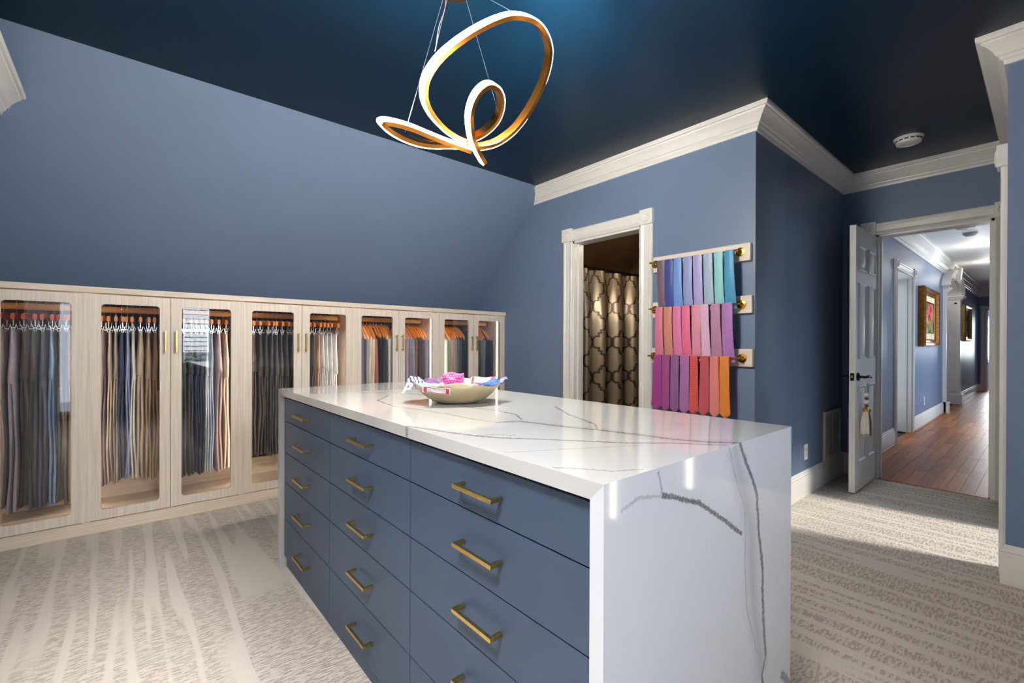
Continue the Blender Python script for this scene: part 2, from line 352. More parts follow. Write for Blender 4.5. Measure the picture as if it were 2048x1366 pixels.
# ------------------------------------------------------------------ mouldings
CR = [(0, -.135), (.012, -.135), (.016, -.118), (.028, -.108), (.030, -.098), (.040, -.092), (.052, -.070), (.070, -.050), (.088, -.036), (.090, -.028), (.102, -.026), (.108, -.018), (.108, 0), (0, 0)]
BB = [(0, 0), (.018, 0), (.018, .145), (.014, .152), (.016, .160), (.010, .168), (.009, .180), (.004, .188), (0, .19)]
def run(name, prof, path, inward, mat=M_trim, z=0, parent=None):
    """mitred moulding: path of (x,y) corners; inward: per segment outward normal (towards the room)"""
    st = []
    for i, p in enumerate(path):
        ns = [Vector((*inward[j], 0)) for j in (i-1, i) if 0 <= j < len(inward)]
        A = ns[0] if len(ns) == 1 else (ns[0]+ns[1])/(1+ns[0].dot(ns[1])) if abs(1+ns[0].dot(ns[1])) > 1e-3 else ns[0]
        st.append(((p[0], p[1], z), A, (0, 0, 1)))
    return struct(MB().sweep(prof, st), name, mat, smooth=True, angle=30)
# crown: dies into the slope on the right wall, so its far end is cut on the slope
mb = MB(); st = []
far = [(XT-a, SL0[0]-(b), ZC+b) for a, b in CR]
r0 = far; cy = YA
r1 = [(XT-a, cy-a, ZC+b) for a, b in CR]; r2 = [(XD-a, cy-a, ZC+b) for a, b in CR]; r3 = [(XD-a, YS+a, ZC+b) for a, b in CR]; r4 = [(XS-a, YS+a, ZC+b) for a, b in CR]; r5 = [(XS-a, -.68, ZC+b) for a, b in CR]
struct(MB().rings([r0, r1, r2, r3, r4, r5]), 'trim_1', M_trim, smooth=True, angle=30)
run('baseboard_right', BB, [(XT, DY0-.10), (XT, YA), (XD, YA), (XD, HY1+.11)], [(-1, 0), (0, -1), (-1, 0)])
run('baseboard_front', BB, [(SX0-.09, YS), (XS, YS), (XS, -.68)], [(0, 1), (-1, 0)])
# door casing set: two plinthless legs, head, two rosette blocks
def casing(name, y0, y1, ztop, face, axis, sign, w=.105, depth=.022, parent_name=None, jamb=.12):
    """opening from y0..y1 along `axis` ('Y' or 'X') on plane face; sign = direction the casing projects"""
    def P(u, d, z): return (face+sign*d, u, z) if axis == 'Y' else (u, face+sign*d, z)
    prof = [(0, 0), (0, depth*.75), (.008, depth), (.02, depth*.8), (.03, depth*.55), (.05, depth*.7), (w-.03, depth*.7), (w-.022, depth*.95), (w-.008, depth*.95), (w, depth*.5), (w, 0)]
    root = None
    for k, (u, dirn) in enumerate(((y0, -1), (y1, 1))):
        mb = MB(); mb.rings([[P(u+dirn*a, d, z) for a, d in prof] for z in (0, ztop)])
        o = mb.build(name if root is None else 'casing_leg', M_trim, None if root is None else root, smooth=True, angle=30)
        if root is None: root = o; o['kind'] = 'structure'
    mb = MB(); mb.rings([[P(u, d, ztop+a) for a, d in prof] for u in (y0, y1)]); mb.build('casing_head', M_trim, root, smooth=True, angle=30)
    for u, dirn in ((y0, -1), (y1, 1)):
        a, b = sorted((u, u+dirn*(w+.006))); pa, pb = P(a-.002, 0, ztop), P(b+.002, depth*1.45, ztop+w+.012)
        bb = MB().box(*sorted((pa[0], pb[0])), *sorted((pa[1], pb[1])), pa[2], pb[2]).build('rosette_block', M_trim, root, bevel=.003)
        c = P((a+b)/2, depth*1.45, ztop+w/2+.006); ax = (sign, 0, 0) if axis == 'Y' else (0, sign, 0)
        MB().lathe([(.001, 0), (.040, 0), (.041, .004), (.036, .008), (.030, .003), (.022, .003), (.016, .009), (.010, .006), (.001, .010)], c, ax, 24).build('rosette', M_trim, bb, smooth=True)
    jm = MB()
    for u, dirn in ((y0, 1), (y1, -1)):
        a = P(u, 0.002, 0); b = P(u+dirn*.018, -jamb-.002, ztop); jm.box(*sorted((a[0], b[0])), *sorted((a[1], b[1])), 0, ztop)
        a = P(u+dirn*.018, -.045, 0); b = P(u+dirn*.03, -.085, ztop-.018); jm.box(*sorted((a[0], b[0])), *sorted((a[1], b[1])), 0, ztop-.018)
    a = P(y0, .002, ztop-.018); b = P(y1, -jamb-.002, ztop); jm.box(*sorted((a[0], b[0])), *sorted((a[1], b[1])), ztop-.018, ztop)
    jm.build('jamb', M_trim, root)
    return root
casing('trim_2', DY0-.014, DY1+.014, DZ+.015, XT, 'Y', -1)
casing('trim_3', HY0-.012, HY1+.012, HZ+.012, XD, 'Y', -1, w=.10)
casing('trim_4', SX0-.01, SX1+.01, 2.07, YS, 'X', 1, w=.10, depth=.03)

# ------------------------------------------------------------------ side room beyond the passage's right doorway
mb = MB(); mb.box(3.41, 5.6, -4.9, -.0+YS-.12, -.06, 0); struct(mb, 'floor', M_carpet)
mb = MB(); mb.box(3.29, 3.41, -4.9, -.78, 0, ZC); mb.box(5.6, 5.72, -4.9, YS-.12, 0, ZC); mb.box(XD+.12, 5.6, YS-.13, YS-.12, 0, ZC); struct(mb, 'wall_side_room', M_wall)
mb = MB(); mb.box(3.41, 3.9, -4.9, -4.8, 0, ZC); mb.box(5.1, 5.6, -4.9, -4.8, 0, ZC); mb.box(3.9, 5.1, -4.9, -4.8, 0, .8); mb.box(3.9, 5.1, -4.9, -4.8, 2.3, ZC); struct(mb, 'wall_side_room_window', M_wall)
mb = MB(); mb.box(3.29, 5.72, -4.9, -1.7, ZC, ZC+.1); mb.box(4.75, 5.72, -1.7, YS-.12, ZC, ZC+.1); struct(mb, 'ceiling', M_hallceil)

# ------------------------------------------------------------------ bathroom behind the doorway
mb = MB(); mb.box(XT+.12, 4.95, YA+.12, 4.5, -.06, 0); struct(mb, 'floor', plain('tan_tile', (150, 128, 104), .4))
mb = MB(); mb.box(4.95, 5.0, YA+.12, 4.5, 0, ZC); struct(mb, 'wall_bathroom_end', M_bath)
mb = MB(); mb.box(XT+.12, 4.95, 3.9, 3.95, 0, ZC); struct(mb, 'wall_bathroom_back', M_bath)
mb = MB(); mb.sweep([(0, 0), (1, 0), (1, 1), (0, 1)], [((x, SL0[0]-.2, SL0[1]-.04), (0, SL1[0]-SL0[0], SL1[1]-SL0[1]), n_*.3) for x in (XT+.12, 4.95)]); struct(mb, 'ceiling', M_bath)
mb = MB(); mb.box(XT+.12, 4.95, YA+.12, 3.2, ZC-.02, ZC); struct(mb, 'ceiling', M_bath)
point('bathroom_lamp', (3.75, 2.2, 2.3), 6, (1, .84, .62), .12)
t = NT('sateen_trellis_curtain'); at = t.n('Attribute', attribute_name='print'); c = t.coord()
nz = t.noise(c, 30, 3); t.set(t.mix(t.math('MULTIPLY', nz, .25), at.outputs['Color'], (96, 80, 62)), .34, .5, .5); t.bump(t.noise(c, 240, 2), .15, .002); M_curt = t.m
rod_c = thing('curtain_rod', (3.25, 2.95, 1.92), 'dark metal shower curtain rod above the trellis patterned curtain', 'curtain rod')
MB().tube([(3.22, 2.95, 1.922), (4.95, 2.95, 1.922)], .0125, 12).build('rod', M_dark, rod_c, smooth=True)
curt = thing('shower_curtain', (4.0, 2.95, .1), 'bronze sateen curtain with brown trellis pattern hanging inside the doorway', 'curtain')
NU, NV = 300, 330; V = []; colr = []
us = np.linspace(0, 2.5, NU); vs = np.linspace(0, 1.80, NV); UU, VV = np.meshgrid(us, vs, indexing='ij'); cw, chh = .25, .36
px = np.abs((UU/cw % 1)-.5)*2; py = np.abs((VV/chh % 1)-.5)*2
gg = lambda y: np.where(y < .32, .73+.24*np.sqrt(np.clip(1-(y/.34)**2, 0, 1)), .56)
bd = np.where(py < .5, gg(py), 1-gg(1-py)); near = lambda y, a, b: (np.abs(py-y) < .036) & (px > a-.06) & (px < b+.06)
line = ((np.abs(px-bd) < .075) | near(.32, .56, .78) | near(.5, .44, .56) | near(.68, .22, .44)).astype(float); inner = ((np.abs(px-bd) < .15)).astype(float)*.25
mixf = np.clip(line+inner, 0, 1)[..., None]
RGB = lin((158, 138, 112))*np.ones(3)*(1-mixf)+np.array(lin((48, 34, 26)))*mixf
xs = 3.24+us*(1.45/2.5)
for i in range(NU):
    for j in range(NV):
        u, v = us[i], vs[j]; k = .45+.55*min(1, v/.5)
        ph = u*2*math.pi/.46+.5*math.sin(u*2.3)+.25*math.sin(v*1.3+u)
        V.append((xs[i]+.018*math.sin(ph*1.0+1.2)*k, 2.95+.062*math.sin(ph)*k+.016*math.sin(ph*2.1+v*1.1)*k, 1.905-v))
F = [(i*NV+j, (i+1)*NV+j, (i+1)*NV+j+1, i*NV+j+1) for i in range(NU-1) for j in range(NV-1)]
o = MB().add(V, F).build('cloth', M_curt, curt, smooth=True, angle=180)
ca = o.data.color_attributes.new('print', 'FLOAT_COLOR', 'POINT'); ca.data.foreach_set('color', np.concatenate([RGB.reshape(-1, 3), np.ones((NU*NV, 1))], 1).astype(np.float32).ravel())
for k in range(10):
    x = 3.30+k*.145; MB().tube([(x, 2.95+.021*math.cos(a), 1.914+.026*math.sin(a)) for a in np.linspace(0, 2*math.pi, 13)[:-1]], .003, 6, True).build('curtain_ring', M_dark, curt, smooth=True)

# ------------------------------------------------------------------ hall
YH = 1.19; XE = 16.7; HX0, HX1 = 7.02, 8.02; AX0, AX1, AZ, AR = 10.77, 12.6, 2.14, .25
fl = struct(box(XD+.03, XE+2.2, -.4, 1.8, -.03, -.012), 'floor', M_dark)
rows = 19; y0 = -.4; pw = .086
for r in range(rows):
    x = XD+.045-R.random()*.6; y = y0+r*pw
    while x < 12.2:
        L = R.uniform(.65, 1.35); a = max(x, XD+.045); b = min(x+L-.002, 16.9)
        if b > a+.05: box(a, b, y, y+pw-.0016, -.012, .0+R.uniform(-.0006, .0006)).build('plank', R.choice(M_floorw), fl)
        x += L
    mbp = MB()
far_planks = MB()
for r in range(rows):
    x = 12.2-R.random()*.3; y = y0+r*pw
    while x < XE+2.1: L = R.uniform(.7, 1.3); far_planks.box(x, x+L-.003, y, y+pw-.002, -.012, -.0004); x += L
far_planks.build('distant_planks', M_floorw[0], fl, kind='stuff')
struct(box(5.0, 5.05, HY0, HY1, -.01, .004), 'trim_5', M_floorw[1])
mb = MB(); T = .24
mb.box(XD+.12, HX0, YH, YH+T, 0, ZC); mb.box(HX0, HX1, YH, YH+T, 2.09, ZC); mb.box(HX1, AX0, YH, YH+T, 0, ZC); mb.box(AX1, XE, YH, YH+T, 0, ZC)
arc = [(AX0+(AX1-AX0)*(1-math.cos(a))/2, AZ+AR*math.sin(a)) for a in np.linspace(0, math.pi, 25)]
for (xa, za), (xb, zb) in zip(arc[:-1], arc[1:]):
    mb.add([(xa, YH, za), (xb, YH, zb), (xb, YH, ZC), (xa, YH, ZC), (xa, YH+T, za), (xb, YH+T, zb), (xb, YH+T, ZC), (xa, YH+T, ZC)], [(0, 1, 2, 3), (7, 6, 5, 4), (0, 4, 5, 1), (3, 2, 6, 7)])
struct(mb, 'wall_hall_left', M_wall)
struct(box(XD+.12, XE+2.2, -.42, -.30, 2.3, ZC), 'wall_hall_right', M_wall)
mb = MB(); mb.box(XD+.12, 8.5, -.42, -.30, 0, 2.3); mb.box(10.1, XE+2.2, -.42, -.30, 0, 2.3); struct(mb, 'wall_hall_right', M_wall)
mb = MB(); mb.box(XE, XE+.12, 1.04, YH, 0, ZC); mb.box(XE, XE+.12, .1, 1.04, 2.07, ZC); mb.box(XE, XE+.12, -.3, .1, 0, ZC); struct(mb, 'wall_hall_end', M_wall)
struct(box(XD+.12, XE+2.2, -.42, 1.8, ZC, ZC+.1), 'ceiling', M_hallceil)
HC = [(0, -.255), (.010, -.255), (.010, -.235), (.018, -.228), (.018, -.200), (.026, -.192), (.030, -.172), (.044, -.146), (.046, -.132), (.054, -.124), (.060, -.084), (.072, -.052), (.074, -.042), (.084, -.034), (.086, 0), (0, 0)]
run('trim_6', HC, [(XD+.12, YH), (XE, YH), (XE, -.3)], [(0, -1), (-1, 0)], z=ZC)
run('baseboard_hall', BB, [(XD+.12, YH), (HX0-.10, YH)], [(0, -1)]); run('baseboard_hall', BB, [(HX1+.10, YH), (AX0-.02, YH)], [(0, -1)]); run('baseboard_hall', BB, [(AX1+.22, YH), (XE, YH), (XE, 1.13)], [(0, -1), (-1, 0)])
M_shoe = wood_mat('oak_shoe_moulding', (142, 84, 42), (170, 106, 58), .3, axis=0)
for a, b in ((XD+.12, HX0-.10), (HX1+.10, AX0-.02), (AX1+.22, XE)): run('baseboard_hall', [(.018, 0), (.034, 0), (.034, .008), (.028, .016), (.018, .018)], [(a, YH), (b, YH)], [(0, -1)], M_shoe)
cs = casing('trim_7', HX0, HX1, 2.075, YH, 'X', -1, w=.10, jamb=.22)
for z in (.25, 1.03, 1.80): box(HX1-.021, HX1-.0175, YH+.155, YH+.20, z, z+.10).build('hinge', M_dark, cs)
struct(box(HX0-.3, HX1+1.2, YH+T+1.2, YH+T+1.3, 0, ZC), 'wall_side_bedroom', M_bath)
casing('trim_8', .10, 1.04, 2.07, XE, 'Y', -1, w=.10)
# arched opening trim
ar = struct(MB().sweep([(0, 0), (0, .07), (.03, .085), (.06, .07), (.10, .10), (.15, .11), (.16, 0)], [((x, YH, z), Vector(((x-(AX0+AX1)/2)*.36, 0, (z-AZ)*1.0+.12)).normalized(), (0, -1, 0)) for x, z in arc]), 'trim_9', M_trim, smooth=True, angle=35)
mb = MB()
for (xa, za), (xb, zb) in zip(arc[:-1], arc[1:]): mb.add([(xa, YH-.03, za-.012), (xb, YH-.03, zb-.012), (xb, YH+T+.01, zb-.012), (xa, YH+T+.01, za-.012)], [(0, 1, 2, 3)])
mb.build('soffit', M_trim, ar)
for xf, sg in ((AX1, -1), (AX0, 1)):
    x1 = xf+.22 if sg < 0 else xf-.02
    xf = xf+sg*.012; box(*sorted((xf, x1)), YH-.05, YH+T+.01, 0, AZ-.06).build('pilaster_shaft', M_trim, ar, bevel=.006)
    if sg < 0:
        f = MB(); f.box(xf-.008, xf, YH+.0, YH+.035, .26, AZ-.12); f.box(xf-.008, xf, YH+T-.075, YH+T-.04, .26, AZ-.12); f.box(xf-.008, xf, YH, YH+T-.04, AZ-.15, AZ-.12); f.box(xf-.008, xf, YH, YH+T-.04, .24, .275); f.build('pilaster_panel', M_trim, ar)
    box(*sorted((xf-.03*(1 if sg < 0 else -1), x1)), YH-.085, YH+T, 0, .2).build('pilaster_base', M_trim, ar, bevel=.008)
    for k, (a, z0, z1) in enumerate(((.02, AZ-.07, AZ-.045), (.045, AZ-.045, AZ-.015), (.065, AZ-.015, AZ+.015))):
        box(*sorted((xf+sg*a, x1)), YH-.05-a, YH+T, z0, z1).build('pilaster_cap', M_trim, ar, bevel=.004)
kx = (AX0+AX1)/2
MB().add([(kx-.06, YH-.14, AZ+AR-.02), (kx+.06, YH-.14, AZ+AR-.02), (kx+.09, YH-.16, AZ+AR+.20), (kx-.09, YH-.16, AZ+AR+.20), (kx-.06, YH, AZ+AR-.02), (kx+.06, YH, AZ+AR-.02), (kx+.09, YH, AZ+AR+.20), (kx-.09, YH, AZ+AR+.20)], [(0, 1, 2, 3), (7, 6, 5, 4), (0, 4, 5, 1), (1, 5, 6, 2), (2, 6, 7, 3), (3, 7, 4, 0)]).build('keystone', M_trim, ar, bevel=.01)
bk = thing('bookcase', (11.7, 1.62, 0), 'white bookcase with dark shelves glimpsed beside the arch column', 'bookcase')
box(11.0, 12.62, 1.72, 1.75, 0, 2.1).build('back_panel', plain('dark_shelf_back', (70, 70, 76), .6), bk)
for x in (11.0, 12.58): box(x, x+.04, 1.46, 1.72, 0, 2.1).build('side_panel', M_trim, bk)
for z in (.02, .5, .92, 1.22, 1.5, 1.78, 2.06): box(11.04, 12.58, 1.46, 1.72, z, z+.035).build('shelf', M_trim, bk)
point('nook_fill', (11.5, 1.6, 2.3), 2.5, (1, .95, .9), .05)  # added light so the bookcase nook does not go black
struct(box(10.3, 13, 1.76, 1.8, 0, ZC), 'wall_hall_nook', M_wall)
# paintings
def painting(name, x0, x1, z0, z1, depth, label, seed, tint):
    p = thing(name, ((x0+x1)/2, YH, z0), label, 'painting', None)
    fm = plain('gilded_frame_%d' % seed, tint, .32, .85, var=.18, vscale=40, bump=.5, bscale=60); w = .11
    prof = [(0, 0), (0, depth*.75), (.02, depth), (.045, depth*.9), (.06, depth*.6), (.085, depth*.55), (w, depth*.35), (w, 0)]
    st = [((x0, YH, z0), (1, 0, 1), (0, -1, 0)), ((x1, YH, z0), (-1, 0, 1), (0, -1, 0)), ((x1, YH, z1), (-1, 0, -1), (0, -1, 0)), ((x0, YH, z1), (1, 0, -1), (0, -1, 0))]
    MB().sweep(prof, st, closed=True).build('frame', fm, p, smooth=True, angle=30)
    box(x0+w-.01, x1-w+.01, YH-depth*.36, YH-.004, z0+w-.01, z1-w+.01).build('mat_board', plain('cream_mat', (232, 216, 176), .7), p)
    q = w+.10; cx = [x0+q, x1-q]; cz = [z0+q, z1-q]
    f = MB()
    for (a, b, c_, d) in ((cx[0]-.015, cx[1]+.015, cz[0]-.015, cz[0]), (cx[0]-.015, cx[1]+.015, cz[1], cz[1]+.015), (cx[0]-.015, cx[0], cz[0], cz[1]), (cx[1], cx[1]+.015, cz[0], cz[1])): f.box(a, b, YH-depth*.36-.008, YH-depth*.36, c_, d)
    f.build('fillet', M_dark, p)
    t = NT('floral_canvas'); c = t.coord(); cc = t.mapping(c, (1, 1, 1), (0, 0, 0), (seed*5.3, 0, seed*2.1)); s = t.sep(c)
    zz = t.math('DIVIDE', t.math('SUBTRACT', s[2], z0), z1-z0); xx = t.math('DIVIDE', t.math('SUBTRACT', s[0], x0), x1-x0)
    n1 = t.noise(cc, 5, 5, .65, .6); n2 = t.noise(cc, 9, 4, .6, 1.0); n3 = t.noise(cc, 16, 3)
    bg = t.mix(t.ramp(n1, [(.35, 0.), (.6, 1.)]), (72, 74, 40), (196, 182, 96))
    bg = t.mix(t.ramp(n2, [(.52, 0.), (.6, 1.)]), bg, (46, 62, 30))
    dx = t.math('SUBTRACT', xx, .58); dz = t.math('SUBTRACT', zz, .66); rr = t.math('ADD', t.math('MULTIPLY', dx, dx), t.math('MULTIPLY', t.math('MULTIPLY', dz, dz), .8))
    fl_ = t.ramp(t.math('ADD', rr, t.math('MULTIPLY', t.math('SUBTRACT', n2, .5), .14)), [(.035, 1.), (.06, 0.)])
    redc = t.mix(t.ramp(n3, [(.4, 0.), (.6, 1.)]), (150, 26, 30), (232, 110, 96))
    t.set(t.mix(fl_, bg, redc), .5); t.bump(n3, .2, .003)
    box(cx[0], cx[1], YH-depth*.36-.004, YH-depth*.36+.002, cz[0], cz[1]).build('canvas', t.m, p)
painting('framed_painting', 8.46, 9.72, 1.15, 2.0, .085, 'floral painting in dark gold frame on blue hall wall, before the arch column', 1, (150, 96, 44))
painting('framed_painting', 12.98, 14.1, 1.26, 2.0, .10, 'smaller floral painting in bright gold frame on hall wall beyond the arch column', 2, (190, 150, 80))
for i, (x, y) in enumerate(((9.66, .68), (11.72, .70))):
    d = thing('downlight', (x, y, ZC), ['nearer recessed downlight glowing in white hall ceiling', 'farther recessed downlight glowing in white hall ceiling'][i], 'ceiling light', 'hall downlights')
    MB().lathe([(.066, -.002), (.09, -.004), (.094, 0)], (x, y, ZC), (0, 0, 1), 32).build('trim_ring', M_trim, d, smooth=True)
    MB().lathe([(.001, -.003), (.066, -.003), (.066, -.001)], (x, y, ZC), (0, 0, 1), 32).build('lamp', M_hlamp, d)
    point('downlight_glow', (x, y, ZC-.25), 2.6, (1, .95, .86), .06)
d = thing('smoke_detector', (8.6, .69, ZC), 'small smoke detector on the white hall ceiling near downlights', 'smoke detector')
MB().lathe([(.001, -.045), (.04, -.045), (.06, -.03), (.075, -.012), (.075, 0)], (8.6, .69, ZC)).build('body', plain('grey_plastic', (150, 146, 142), .5), d, smooth=True)
d = thing('ceiling_speaker', (8.2, .70, ZC), 'round grille on the white hall ceiling over the door', 'grille')
MB().lathe([(.001, -.01), (.07, -.01), (.085, -.006), (.09, 0)], (8.2, .70, ZC)).build('grille', plain('grey_plastic', (150, 146, 142), .5), d, smooth=True)
# room at the end of the hall with a bright blind
w = struct(MB().box(XE+1.85, XE+1.95, .2, .28, .7, 2.0).box(XE+1.85, XE+1.95, 1.12, 1.2, .7, 2.0).box(XE+1.85, XE+1.95, .28, 1.12, .7, .78).box(XE+1.85, XE+1.95, .28, 1.12, 1.92, 2.0), 'window_4', M_trim)
box(XE+1.9, XE+1.905, .28, 1.12, .78, 1.92).build('pane', M_glass, w)
for k in range(22): z = .80+k*.051; MB().add([(XE+1.83, .285, z), (XE+1.83, 1.115, z), (XE+1.87, 1.115, z+.02), (XE+1.87, .285, z+.02), (XE+1.83, .285, z+.003), (XE+1.83, 1.115, z+.003), (XE+1.87, 1.115, z+.023), (XE+1.87, .285, z+.023)], [(0, 1, 2, 3), (7, 6, 5, 4), (0, 4, 5, 1), (1, 5, 6, 2), (2, 6, 7, 3), (3, 7, 4, 0)]).build('slat', M_white_plastic, w)
mb = MB(); mb.box(XE+1.9, XE+2.0, -.4, .2, 0, ZC); mb.box(XE+1.9, XE+2.0, 1.2, 1.8, 0, ZC); mb.box(XE+1.9, XE+2.0, .2, 1.2, 0, .7); mb.box(XE+1.9, XE+2.0, .2, 1.2, 2.0, ZC); struct(mb, 'wall_end_room', plain('grey_blue_paint', (120, 128, 136), .6))
area('end_room_daylight', (XE+2.6, .7, 1.4), (XE, .7, 1.0), .9, 1.1, 60, DAY)

# ------------------------------------------------------------------ panelled door standing open
d1 = struct(box(4.33, 4.998, .975, 1.015, .012, 2.10), 'door_1', M_door)
cols = ((4.405, 4.635), (4.695, 4.925)); rws = ((.235, .845), (1.055, 1.655), (1.755, 1.955))
for x0, x1 in cols:
    for z0, z1 in rws:
        p = MB(); st = []
        for a, dd in ((0, 0), (.012, -.008), (.028, -.008), (.05, .001)):
            st.append([(x0+a, .975-.0-dd-.0008 if dd < 0 else .9742-dd, z0+a), (x1-a, .975-dd-.0008 if dd < 0 else .9742-dd, z0+a), (x1-a, .975-dd-.0008 if dd < 0 else .9742-dd, z1-a), (x0+a, .975-dd-.0008 if dd < 0 else .9742-dd, z1-a)])
        # sticking frame (raised bead) and raised field
        p = MB(); o_ = .012
        prof = [(0, 0), (0, .006), (.010, .009), (.022, .002), (.022, 0)]
        p.sweep(prof, [((x0, .975, z0), (1, 0, 1), (0, -1, 0)), ((x1, .975, z0), (-1, 0, 1), (0, -1, 0)), ((x1, .975, z1), (-1, 0, -1), (0, -1, 0)), ((x0, .975, z1), (1, 0, -1), (0, -1, 0))], closed=True)
        q = .040; e = .026
        p.add([(x0+e, .9748, z0+e), (x1-e, .9748, z0+e), (x1-e, .9748, z1-e), (x0+e, .9748, z1-e), (x0+e+q, .967, z0+e+q), (x1-e-q, .967, z0+e+q), (x1-e-q, .967, z1-e-q), (x0+e+q, .967, z1-e-q)],
              [(4, 5, 6, 7), (0, 1, 5, 4), (1, 2, 6, 5), (2, 3, 7, 6), (3, 0, 4, 7), (3, 2, 1, 0)])
        p.build('panel', M_door, d1, smooth=True, angle=20)
h = MB(); h.lathe([(.001, .016), (.020, .016), (.031, .010), (.034, 0)], (4.395, .975, .915), (0, -1, 0), 28)
hd = h.build('door_handle', M_dark, d1, smooth=True)
MB().tube(spline([(4.395, .965, .915), (4.395, .925, .915), (4.41, .915, .916), (4.45, .914, .922), (4.485, .914, .914), (4.515, .914, .909), (4.53, .914, .914)], 4), [.010]*8+[.011]*8+[.009]*8+[.006], 10).build('lever', M_dark, hd, smooth=True)
h = MB(); h.lathe([(.001, .016), (.020, .016), (.031, .010), (.034, 0)], (4.395, 1.015, .915), (0, 1, 0), 28); h.tube([(4.395, 1.02, .915), (4.395, 1.07, .915), (4.48, 1.075, .915)], .009, 8)
h.build('door_handle', M_dark, d1, smooth=True)
lt = box(4.3285, 4.33, .982, 1.008, .885, .945).build('latch_plate', M_dark, d1); box(4.322, 4.3285, .990, 1.002, .907, .925).build('latch_bolt', M_brass, lt)
# tassel on the lever
ts = thing('tassel', (4.42, .925, .46), 'cream and grey beaded tassel hanging from the white door lever', 'tassel')
M_ts = fabric('cream_yarn', (216, 210, 198), .8); M_ts2 = fabric('grey_brown_yarn', (92, 84, 78), .8)
MB().tube([(4.405, .952, .905), (4.425, .935, .90), (4.418, .925, .83), (4.42, .922, .78)], .0025, 6).build('cord', M_ts, ts, smooth=True)
cx_, cy_ = 4.42, .922
for z, r_, mm in ((.775, .018, M_ts), (.745, .013, M_ts2), (.72, .022, M_ts), (.69, .013, M_ts2), (.655, .030, M_brass)):
    MB().lathe([(max(.001, r_*math.sin(a)), -r_*.8*math.cos(a)) for a in np.linspace(0, math.pi, 9)], (cx_, cy_, z), (0, 0, 1), 16).build('bead', mm, ts, smooth=True)
for k in range(26):
    a = k*2*math.pi/26; r0_ = .022; r1_ = .040+.006*R.random(); zb = .46+R.uniform(0, .02)
    MB().tube([(cx_+r0_*math.cos(a), cy_+r0_*math.sin(a)*.7, .645), (cx_+r1_*math.cos(a), cy_+r1_*.7*math.sin(a), .57), (cx_+r1_*1.08*math.cos(a), cy_+r1_*.75*math.sin(a), zb)], .0042, 5).build('strand', M_ts2 if (k % 13) in (4, 5, 6) else M_ts, ts, smooth=True)

# ------------------------------------------------------------------ outlets, vent, smoke detector
def outlet(P, ax, label):
    o = thing('wall_outlet', P, label, 'outlet'); x, y, z = P
    box(x-.037, x+.037, y-.006, y, z-.06, z+.06).build('cover_plate', M_white_plastic, o, bevel=.003)
    for dz in (-.022, .022): box(x-.016, x+.016, y-.008, y-.005, z+dz-.015, z+dz+.015).build('socket', plain('socket_plastic', (206, 204, 200), .4), o)
outlet((4.04, YA, .332), 0, 'white wall outlet on the dark blue passage wall beside the island')
outlet((8.95, YH, .35), 0, 'white outlet low on hall wall under the nearer painting')
outlet((14.0, YH, .35), 0, 'white outlet low on hall wall under the farther painting')
sw = thing('light_switch', (16.2, YH, 1.27), 'white light switch by the end corner of the hall', 'light switch'); box(16.16, 16.24, YH-.008, YH, 1.2, 1.33).build('cover_plate', M_white_plastic, sw, bevel=.003)
vt = thing('air_vent', (4.70, YA, .17), 'white louvred return air vent on dark blue wall behind the open door', 'air vent'); M_vent = plain('vent_enamel', (206, 200, 190), .4)
f = MB(); X0, X1, Z0, Z1 = 4.47, 4.93, .192, .60; f.box(X0, X1, YA-.012, YA, Z0, Z0+.03); f.box(X0, X1, YA-.012, YA, Z1-.03, Z1); f.box(X0, X0+.035, YA-.012, YA, Z0+.03, Z1-.03); f.box(X1-.035, X1, YA-.012, YA, Z0+.03, Z1-.03); f.box(4.69, 4.71, YA-.010, YA, Z0, Z1)
f.build('frame', M_vent, vt)
for k in range(21):
    z = Z0+.034+k*.0166; MB().add([(X0+.03, YA-.010, z), (X1-.03, YA-.010, z), (X1-.03, YA-.001, z+.012), (X0+.03, YA-.001, z+.012), (X0+.03, YA-.010, z+.0022), (X1-.03, YA-.010, z+.0022), (X1-.03, YA-.001, z+.0142), (X0+.03, YA-.001, z+.0142)], [(0, 1, 2, 3), (7, 6, 5, 4), (0, 4, 5, 1), (1, 5, 6, 2), (2, 6, 7, 3), (3, 7, 4, 0)]).build('louvre', M_vent, vt)
sd = thing('smoke_detector', (4.34, .668, ZC), 'round white smoke detector on the navy ceiling of the passage', 'smoke detector')
MB().lathe([(.001, -.012), (.082, -.012), (.086, -.008), (.086, 0)], (4.34, .668, ZC), n=40).build('base', M_white_plastic, sd, smooth=True)
MB().lathe([(.001, -.050), (.022, -.050), (.024, -.046), (.030, -.046), (.034, -.050), (.052, -.049), (.070, -.043), (.074, -.030), (.074, -.012)], (4.34, .668, ZC), n=40).build('cover', M_white_plastic, sd, smooth=True)
for k in range(14):
    a = k*2*math.pi/14; MB().box(-.011, .011, -.003, .003, -.004, .004)
    b = MB(); u = Vector((math.cos(a), math.sin(a), 0)); v = Vector((-math.sin(a), math.cos(a), 0)); c0 = Vector((4.34, .668, ZC-.022))+u*.0735
    b.add([c0+v*s1*.011+u*s2*.002+Vector((0, 0, s3*.004)) for s3 in (-1, 1) for s1, s2 in ((-1, -1), (1, -1), (1, 1), (-1, 1))], [(0, 3, 2, 1), (4, 5, 6, 7), (0, 1, 5, 4), (1, 2, 6, 5), (2, 3, 7, 6), (3, 0, 4, 7)]).build('slot', M_black, sd)

